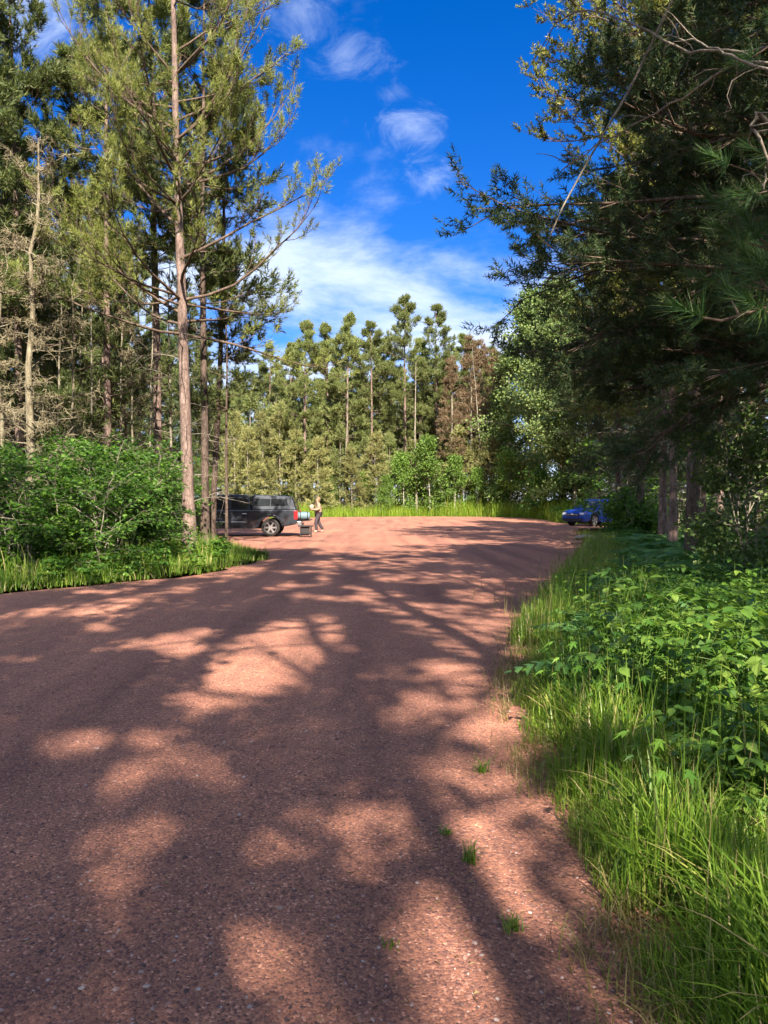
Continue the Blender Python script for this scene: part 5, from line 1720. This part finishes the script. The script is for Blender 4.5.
def build_suv(loc, rz):
    """front +x, left +y, origin on the ground at the middle"""
    t = empty('blue_suv', loc, rz, 'bright blue crossover parked nose out under the dark trees on the right', 'car')
    W = .93
    fx, rx, wr = 1.32, -1.35, .36
    up = [(-2.25, .62), (-2.28, .95), (-2.2, 1.06), (.95, 1.04), (1.5, 1.0), (2.05, .90), (2.24, .78), (2.3, .55), (2.26, .36)]
    lo = [(2.1, .26)] + arch(fx, .36, .43, 10) + [(.75, .24), (-.8, .24)] + arch(rx, .36, .43, 10) + [(-2.1, .34)]
    bm = bmesh.new()
    yf = lambda x, z: (W - .10 * max(0, z - .75) - (.16 * max(0, (x - 1.7) / .6) ** 2))
    slab(bm, up + lo, lambda x, z: -yf(x, z), lambda x, z: yf(x, z))
    bm_obj('body', bm, M['paint_blue'], t, bevel=.05, seg=3)
    tum = lambda z: .87 - .30 * max(0, z - 1.0)
    bm = bmesh.new()
    slab(bm, [(-2.2, 1.03), (-1.9, 1.52), (-1.7, 1.58), (-.3, 1.64), (.15, 1.58), (1.0, 1.03)], lambda x, z: -tum(z), lambda x, z: tum(z))
    bm_obj('cabin', bm, M['paint_blue'], t, bevel=.05, seg=3)
    for poly in ([(-1.75, 1.12), (-1.62, 1.44), (-.98, 1.5), (-.98, 1.1)], [(-.92, 1.1), (-.92, 1.5), (-.12, 1.53), (-.12, 1.09)], [(-.05, 1.09), (-.05, 1.53), (.12, 1.5), (.78, 1.09)]):
        for s in (1, -1):
            bm = bmesh.new()
            slab(bm, poly, lambda x, z: s * (tum(z) + .007), lambda x, z: s * (tum(z) - .02))
            bm_obj('window', bm, M['glass'], t)
    f4 = [[0, 1, 3, 2], [4, 6, 7, 5], [0, 4, 5, 1], [2, 3, 7, 6], [1, 5, 7, 3], [0, 2, 6, 4]]
    for nm, a, b, sg in (('windscreen', (.22, 1.545), (.93, 1.09), 1), ('rear_window', (-1.95, 1.47), (-2.16, 1.12), -1)):
        bm = bmesh.new()
        vs = [bm.verts.new((x + sg * o * .6, s * (tum(z) - .08), z + o * .75)) for s in (1, -1) for x, z in (a, b) for o in (-.02, .014)]
        for f_ in f4:
            bm.faces.new([vs[i] for i in f_])
        bm_obj(nm, bm, M['glass'], t)
    for cx in (fx, rx):
        for s in (1, -1):
            wheel(t, cx, s, s * (W - .13), wr, .23, 5)
    bm = bmesh.new()
    box(bm, (2.285, 0, .70), (.06, .92, .17)); box(bm, (2.27, 0, .40), (.1, 1.3, .16))
    bm_obj('grille', bm, M['black'], t, bevel=.015)
    bm = bmesh.new()
    box(bm, (2.325, 0, .70), (.02, .86, .03)); box(bm, (2.325, 0, .75), (.02, .16, .07))
    bm_obj('grille_bar', bm, M['chrome'], t, bevel=.006, seg=1)
    for s in (1, -1):
        bm = bmesh.new()
        box(bm, (2.17, s * .64, .76), (.24, .3, .14), Matrix.Rotation(-s * .35, 3, 'Z'))
        hl = bm_obj('headlight', bm, M['lamp_white'], t, bevel=.03)
        bm = bmesh.new()
        box(bm, (2.08, s * .80, .78), (.1, .07, .08))
        bm_obj('indicator', bm, M['lamp_amber'], hl, bevel=.01)
        bm = bmesh.new()
        box(bm, (-2.22, s * .74, .88), (.14, .26, .18))
        bm_obj('taillight', bm, M['lamp_red'], t, bevel=.02)
        bm = bmesh.new()
        box(bm, (.62, s * 1.0, 1.12), (.1, .22, .15))
        bm_obj('mirror', bm, M['paint_blue'], t, bevel=.03)
        for x0, x1 in ((-.95, -.1), (-.06, .95)):
            bm = bmesh.new()
            slab(bm, [(x0, .36), (x0, 1.0), (x1, .99), (x1, .36)], lambda x, z: s * (yf(x, z) + .006), lambda x, z: s * (yf(x, z) - .02))
            d = bm_obj('door', bm, M['paint_blue'], t)
            bm = bmesh.new()
            box(bm, (x0 + .14, s * .935, .9), (.16, .03, .03))
            bm_obj('handle', bm, M['paint_blue'], d, bevel=.008, seg=1)
        bm = bmesh.new()
        box(bm, (-.85, s * .60, 1.665), (1.5, .04, .035))
        bm_obj('roof_rail', bm, M['chrome'], t, bevel=.01, seg=1)
    bm = bmesh.new()
    box(bm, (0, 0, .3), (3.9, 1.3, .16))
    bm_obj('underbody', bm, M['black'], t)
    return t


build_suv((13.25, 46.3, .006), math.pi + R(38))


# ---------------------------------------------------------------- the person behind the pickup
def skin_mesh(name, verts, edges, radii, mat, parent, sub=2, root=0):
    me_ = bpy.data.meshes.new(name)
    me_.from_pydata(verts, edges, [])
    me_.materials.append(mat)
    o = link(name, me_, parent)
    o.modifiers.new('skin', 'SKIN').use_smooth_shade = True
    for i, rd in enumerate(radii):
        me_.skin_vertices[0].data[i].radius = (rd, rd) if np.isscalar(rd) else rd
        me_.skin_vertices[0].data[i].use_root = (i == root)
    s = o.modifiers.new('sub', 'SUBSURF')
    s.levels = sub
    s.render_levels = sub
    return o


def build_person(loc, rz):
    t = empty('person', loc, rz, 'person in a tan jacket and dark trousers walking behind the pickup', 'person')
    # x forward, y left; mid-stride
    J = {'pel': (0, 0, .95), 'bel': (.0, 0, 1.08), 'chest': (.02, 0, 1.30), 'neck': (.02, 0, 1.46), 'head0': (.035, 0, 1.56), 'head1': (.035, 0, 1.69),
         'hl': (0, .09, .90), 'kl': (.17, .10, .50), 'al': (.12, .10, .09), 'tl': (.28, .11, .035),
         'hr': (0, -.09, .90), 'kr': (-.02, -.10, .49), 'ar': (-.26, -.10, .12), 'tr': (-.14, -.11, .035),
         'sl': (.02, .19, 1.40), 'el': (.04, .25, 1.13), 'wl': (.26, .17, 1.12), 'pl': (.34, .13, 1.13),
         'sr': (.02, -.19, 1.40), 'er': (.02, -.25, 1.13), 'wr': (.25, -.17, 1.10), 'pr': (.33, -.13, 1.11)}
    k = list(J)
    ix = {n: i for i, n in enumerate(k)}
    E = [('pel', 'bel'), ('bel', 'chest'), ('chest', 'neck'), ('neck', 'head0'), ('head0', 'head1'), ('pel', 'hl'), ('hl', 'kl'), ('kl', 'al'), ('al', 'tl'), ('pel', 'hr'), ('hr', 'kr'), ('kr', 'ar'), ('ar', 'tr'),
         ('chest', 'sl'), ('sl', 'el'), ('el', 'wl'), ('wl', 'pl'), ('chest', 'sr'), ('sr', 'er'), ('er', 'wr'), ('wr', 'pr')]
    rad = {'pel': (.13, .11), 'bel': (.125, .10), 'chest': (.15, .11), 'neck': .055, 'head0': .085, 'head1': .085, 'hl': .085, 'kl': .058, 'al': .04, 'tl': .035, 'hr': .085, 'kr': .058, 'ar': .04, 'tr': .035,
           'sl': .058, 'el': .042, 'wl': .03, 'pl': .035, 'sr': .058, 'er': .042, 'wr': .03, 'pr': .035}
    V = [J[n] for n in k]
    Rr = [rad[n] for n in k]
    EE = [(ix[a], ix[b]) for a, b in E]
    # five short fingers on each hand, a nose and ears
    for sd, w in ((1, 'pl'), (-1, 'pr')):
        b = np.array(J[w])
        for q, (dy, l) in enumerate(((.03, .06), (.012, .075), (-.008, .075), (-.026, .06))):
            i0 = len(V)
            V += [tuple(b + [.025, dy * .7, .01]), tuple(b + [.05, dy, .0]), tuple(b + [.05 + l * .5, dy * .9, -.03])]
            Rr += [.011, .010, .008]
            EE += [(ix[w], i0), (i0, i0 + 1), (i0 + 1, i0 + 2)]
        i0 = len(V)
        V += [tuple(b + [-.01, -sd * .03, .02]), tuple(b + [.03, -sd * .05, .03])]
        Rr += [.012, .009]
        EE += [(ix[w], i0), (i0, i0 + 1)]
    i0 = len(V)
    V.append((.135, 0, 1.60)); Rr.append(.016); EE.append((ix['head0'], i0))
    skin_mesh('body', V, EE, Rr, M['skin'], t, 2, ix['pel'])

    def cloth(name, names, edges, grow, mat, extra=None):
        kk = {n: i for i, n in enumerate(names)}
        rr_ = []
        for n in names:
            q = rad[n]
            g_ = grow.get(n, .02)
            rr_.append((q[0] + g_, q[1] + g_) if isinstance(q, tuple) else q + g_)
        return skin_mesh(name, [J[n] for n in names], [(kk[a], kk[b]) for a, b in edges], rr_, mat, t, 2, 0)
    cloth('jacket', ['bel', 'pel', 'chest', 'sl', 'el', 'wl', 'sr', 'er', 'wr'], [('bel', 'pel'), ('bel', 'chest'), ('chest', 'sl'), ('sl', 'el'), ('el', 'wl'), ('chest', 'sr'), ('sr', 'er'), ('er', 'wr')],
          {'bel': .07, 'pel': .06, 'chest': .06, 'sl': .035, 'sr': .035, 'el': .035, 'er': .035, 'wl': .024, 'wr': .024}, M['tan'])
    cloth('trousers', ['pel', 'hl', 'kl', 'al', 'hr', 'kr', 'ar'], [('pel', 'hl'), ('hl', 'kl'), ('kl', 'al'), ('pel', 'hr'), ('hr', 'kr'), ('kr', 'ar')],
          {'pel': .03, 'hl': .03, 'hr': .03, 'kl': .035, 'al': .04, 'kr': .035, 'ar': .04}, M['trouser'])
    for s in ('l', 'r'):
        skin_mesh('shoe', [tuple(np.array(J['a' + s]) + [-.03, 0, -.045 if s == 'l' else -.06]), J['t' + s]], [(0, 1)], [.05, .042], M['shoe'], t, 2, 0)
    bm = bmesh.new()
    bmesh.ops.create_icosphere(bm, subdivisions=3, radius=1.0)
    for v in list(bm.verts):
        if v.co.x > .45 and v.co.z < .35:
            bm.verts.remove(v)
    for v in bm.verts:
        n_ = 1 + .05 * math.sin(9 * v.co.y + 5 * v.co.z)
        v.co = Vector((.02 + v.co.x * .112 * n_, v.co.y * .105 * n_, 1.645 + v.co.z * (.125 if v.co.z > 0 else .20) * n_))
    bm_obj('hair', bm, M['hair'], t, True)
    return t


PS = (X_at(318.5, 36.6), 36.6, .006)
build_person(PS, math.pi + R(20))
bm = bmesh.new()
bmesh.ops.create_icosphere(bm, subdivisions=3, radius=1.0)
for v in bm.verts:
    n_ = 1 + .10 * math.sin(5 * v.co.x + 7 * v.co.z) * math.cos(6 * v.co.y)
    v.co = Vector((v.co.x * .12 * n_, v.co.y * .17 * n_, v.co.z * .15 * n_))
o = bm_obj('cloth_bundle', bm, M['cream'], None, True)
o.location = (PS[0] - .33, PS[1] - .10, 1.235)
tag(o, 'pale cream bundle carried in the arms of the walking person', 'bundle')

# stones at the gravel edge in front of the blue car
for i, (px, py, s, lb) in enumerate(((586, 540, .34, 'pale flat rock at the gravel edge in front of the blue car'), (577, 544, .17, 'small reddish rock beside the pale flat rock on the right gravel edge'))):
    gx, gy = G(px, py)
    bm = bmesh.new()
    bmesh.ops.create_icosphere(bm, subdivisions=3, radius=1.0)
    for v in bm.verts:
        n_ = 1 + .18 * math.sin(4 * v.co.x + 3 * v.co.y + i) * math.cos(5 * v.co.z + 2 * v.co.y)
        v.co = Vector((v.co.x * s * 1.3 * n_, v.co.y * s * n_, v.co.z * s * .42 * n_ + s * .2))
    o = bm_obj('rock', bm, M['cream' if i == 0 else 'pebble'], None, False)
    o.location = (gx, gy, 0)
    tag(o, lb, 'rock')

# ---------------------------------------------------------------- sky, sun, camera
def world():
    w = bpy.data.worlds.new('World')
    S.world = w
    w.use_nodes = True
    nt = w.node_tree
    nt.nodes.clear()
    out = N(nt, 'ShaderNodeOutputWorld')
    bg = N(nt, 'ShaderNodeBackground', inp={'Strength': SKY_STRENGTH})
    sky = N(nt, 'ShaderNodeTexSky', sky_type='NISHITA', sun_disc=False, sun_elevation=SUN_EL, sun_rotation=math.pi - SUN_AZ, air_density=1.0, dust_density=0.3, ozone_density=2.5)
    hs = N(nt, 'ShaderNodeHueSaturation', inp={'Saturation': 1.45, 'Value': 0.52})
    nt.links.new(sky.outputs[0], hs.inputs['Color'])
    tint = N(nt, 'ShaderNodeMix', data_type='RGBA', blend_type='MULTIPLY', inp={0: 1.0})
    tint.inputs[7].default_value = (.54, .58, .88, 1)
    nt.links.new(hs.outputs[0], tint.inputs[6])
    tc = N(nt, 'ShaderNodeTexCoord')
    sp = N(nt, 'ShaderNodeSeparateXYZ')
    nt.links.new(tc.outputs['Generated'], sp.inputs[0])

    def math_(op, a, b=None, c=None):
        n = N(nt, 'ShaderNodeMath', operation=op)
        for i, v in enumerate((a, b, c)):
            if v is None:
                continue
            if isinstance(v, (int, float)):
                n.inputs[i].default_value = v
            else:
                nt.links.new(v, n.inputs[i])
        return n.outputs[0]
    zc = math_('MAXIMUM', sp.outputs['Z'], .02)
    k = math_('ADD', zc, .10)
    cx, cy = math_('DIVIDE', sp.outputs['X'], k), math_('DIVIDE', sp.outputs['Y'], k)
    cb = N(nt, 'ShaderNodeCombineXYZ')
    nt.links.new(cx, cb.inputs[0]); nt.links.new(cy, cb.inputs[1])
    n1 = N(nt, 'ShaderNodeTexNoise', inp={'Scale': 1.15, 'Detail': 9.0, 'Roughness': 0.6, 'Distortion': 0.25})
    n2 = N(nt, 'ShaderNodeTexNoise', inp={'Scale': 3.4, 'Detail': 7.0, 'Roughness': 0.62, 'Distortion': 0.6})
    mp = N(nt, 'ShaderNodeMapping')
    mp.inputs['Location'].default_value = (3.2, 1.7, 0)
    nt.links.new(cb.outputs[0], mp.inputs[0])
    nt.links.new(mp.outputs[0], n1.inputs['Vector']); nt.links.new(mp.outputs[0], n2.inputs['Vector'])
    # more cloud low in the sky, wisps higher up
    low = N(nt, 'ShaderNodeMapRange', interpolation_type='SMOOTHSTEP', inp={1: .25, 2: .40, 3: .205, 4: -.05})
    nt.links.new(sp.outputs['Z'], low.inputs[0])
    # added broken cloud in the unseen sky behind the camera, brightens the shade
    back = N(nt, 'ShaderNodeMapRange', interpolation_type='SMOOTHSTEP', inp={1: .55, 2: -.1, 3: 0, 4: .42})
    nt.links.new(sp.outputs['Y'], back.inputs[0])
    f1 = math_('ADD', math_('ADD', n1.outputs['Fac'], low.outputs[0]), back.outputs[0])
    c1 = N(nt, 'ShaderNodeMapRange', interpolation_type='SMOOTHSTEP', inp={1: .54, 2: .82, 3: 0, 4: 1.0})
    nt.links.new(f1, c1.inputs[0])
    # a few small soft puffs high up
    fl = N(nt, 'ShaderNodeMapping')
    fl.inputs['Scale'].default_value = (1, 1, 1.8)
    nt.links.new(tc.outputs['Generated'], fl.inputs[0])
    n3 = N(nt, 'ShaderNodeTexNoise', inp={'Scale': 15.0, 'Detail': 8.0, 'Roughness': 0.68, 'Distortion': 0.9})
    nt.links.new(fl.outputs[0], n3.inputs['Vector'])
    cl = c1.outputs[0]
    for x_, z_, rad_, st_ in PUFFS:
        dv = Vector((x_, 1.0, z_)).normalized()
        vd = N(nt, 'ShaderNodeVectorMath', operation='DISTANCE')
        nt.links.new(fl.outputs[0], vd.inputs[0])
        vd.inputs[1].default_value = (dv.x, dv.y, dv.z * 1.8)
        a_ = math_('ADD', math_('DIVIDE', vd.outputs['Value'], rad_), math_('MULTIPLY', math_('SUBTRACT', .5, n3.outputs['Fac']), 5.0))
        pf = N(nt, 'ShaderNodeMapRange', interpolation_type='SMOOTHSTEP', inp={1: 1.6, 2: -1.0, 3: 0, 4: st_ * 1.1})
        nt.links.new(a_, pf.inputs[0])
        cl = math_('MAXIMUM', cl, pf.outputs[0])
    mx = N(nt, 'ShaderNodeMix', data_type='RGBA')
    nt.links.new(cl, mx.inputs[0])
    nt.links.new(tint.outputs[2], mx.inputs[6])
    mx.inputs[7].default_value = CLOUD
    nt.links.new(mx.outputs[2], bg.inputs[0])
    nt.links.new(bg.outputs[0], out.inputs[0])


SKY_STRENGTH = 0.14
# direction (x, z for y = 1), radius, strength
PUFFS = [((350 - 384) / F, (500 - 62) / F, .032, .30), ((412 - 384) / F, (500 - 130) / F, .030, .42), ((432 - 384) / F, (500 - 178) / F, .026, .42), ((304 - 384) / F, (500 - 18) / F, .042, .3),
         ((392 - 384) / F, (500 - 98) / F, .016, .2), ((20 - 384) / F, (500 - 5) / F, .08, .6)]
CLOUD = (1.95, 2.3, 3.0, 1)
world()
sl = bpy.data.lights.new('sun', 'SUN')
sl.energy = 5.0
sl.angle = R(.53)
sl.color = (1, .88, .72)
so = link('sun', sl)
so.rotation_euler = Vector(SUN).to_track_quat('Z', 'Y').to_euler()

cd = bpy.data.cameras.new('camera')
cd.sensor_fit = 'VERTICAL'
cd.sensor_height = 36
cd.lens = 26
cd.clip_start = .05
cd.clip_end = 5000
co = link('camera', cd, None, (0, 0, CAM_H))
co.rotation_euler = (R(90) - math.atan((512 - HOR) / F), 0, 0)
S.camera = co
S.view_settings.view_transform = 'Standard'
S.view_settings.look = 'None'
S.view_settings.gamma = 1
S.view_settings.exposure = 1.75
S.view_settings.use_curve_mapping = False
S.cycles.use_denoising = True
S.cycles.max_bounces = 5
S.cycles.diffuse_bounces = 2
S.cycles.glossy_bounces = 2
S.cycles.transmission_bounces = 4
S.cycles.transparent_max_bounces = 6
S.cycles.sample_clamp_indirect = 4
S.cycles.caustics_reflective = False
S.cycles.caustics_refractive = False
S.cycles.use_adaptive_sampling = True
S.cycles.adaptive_threshold = 0.02
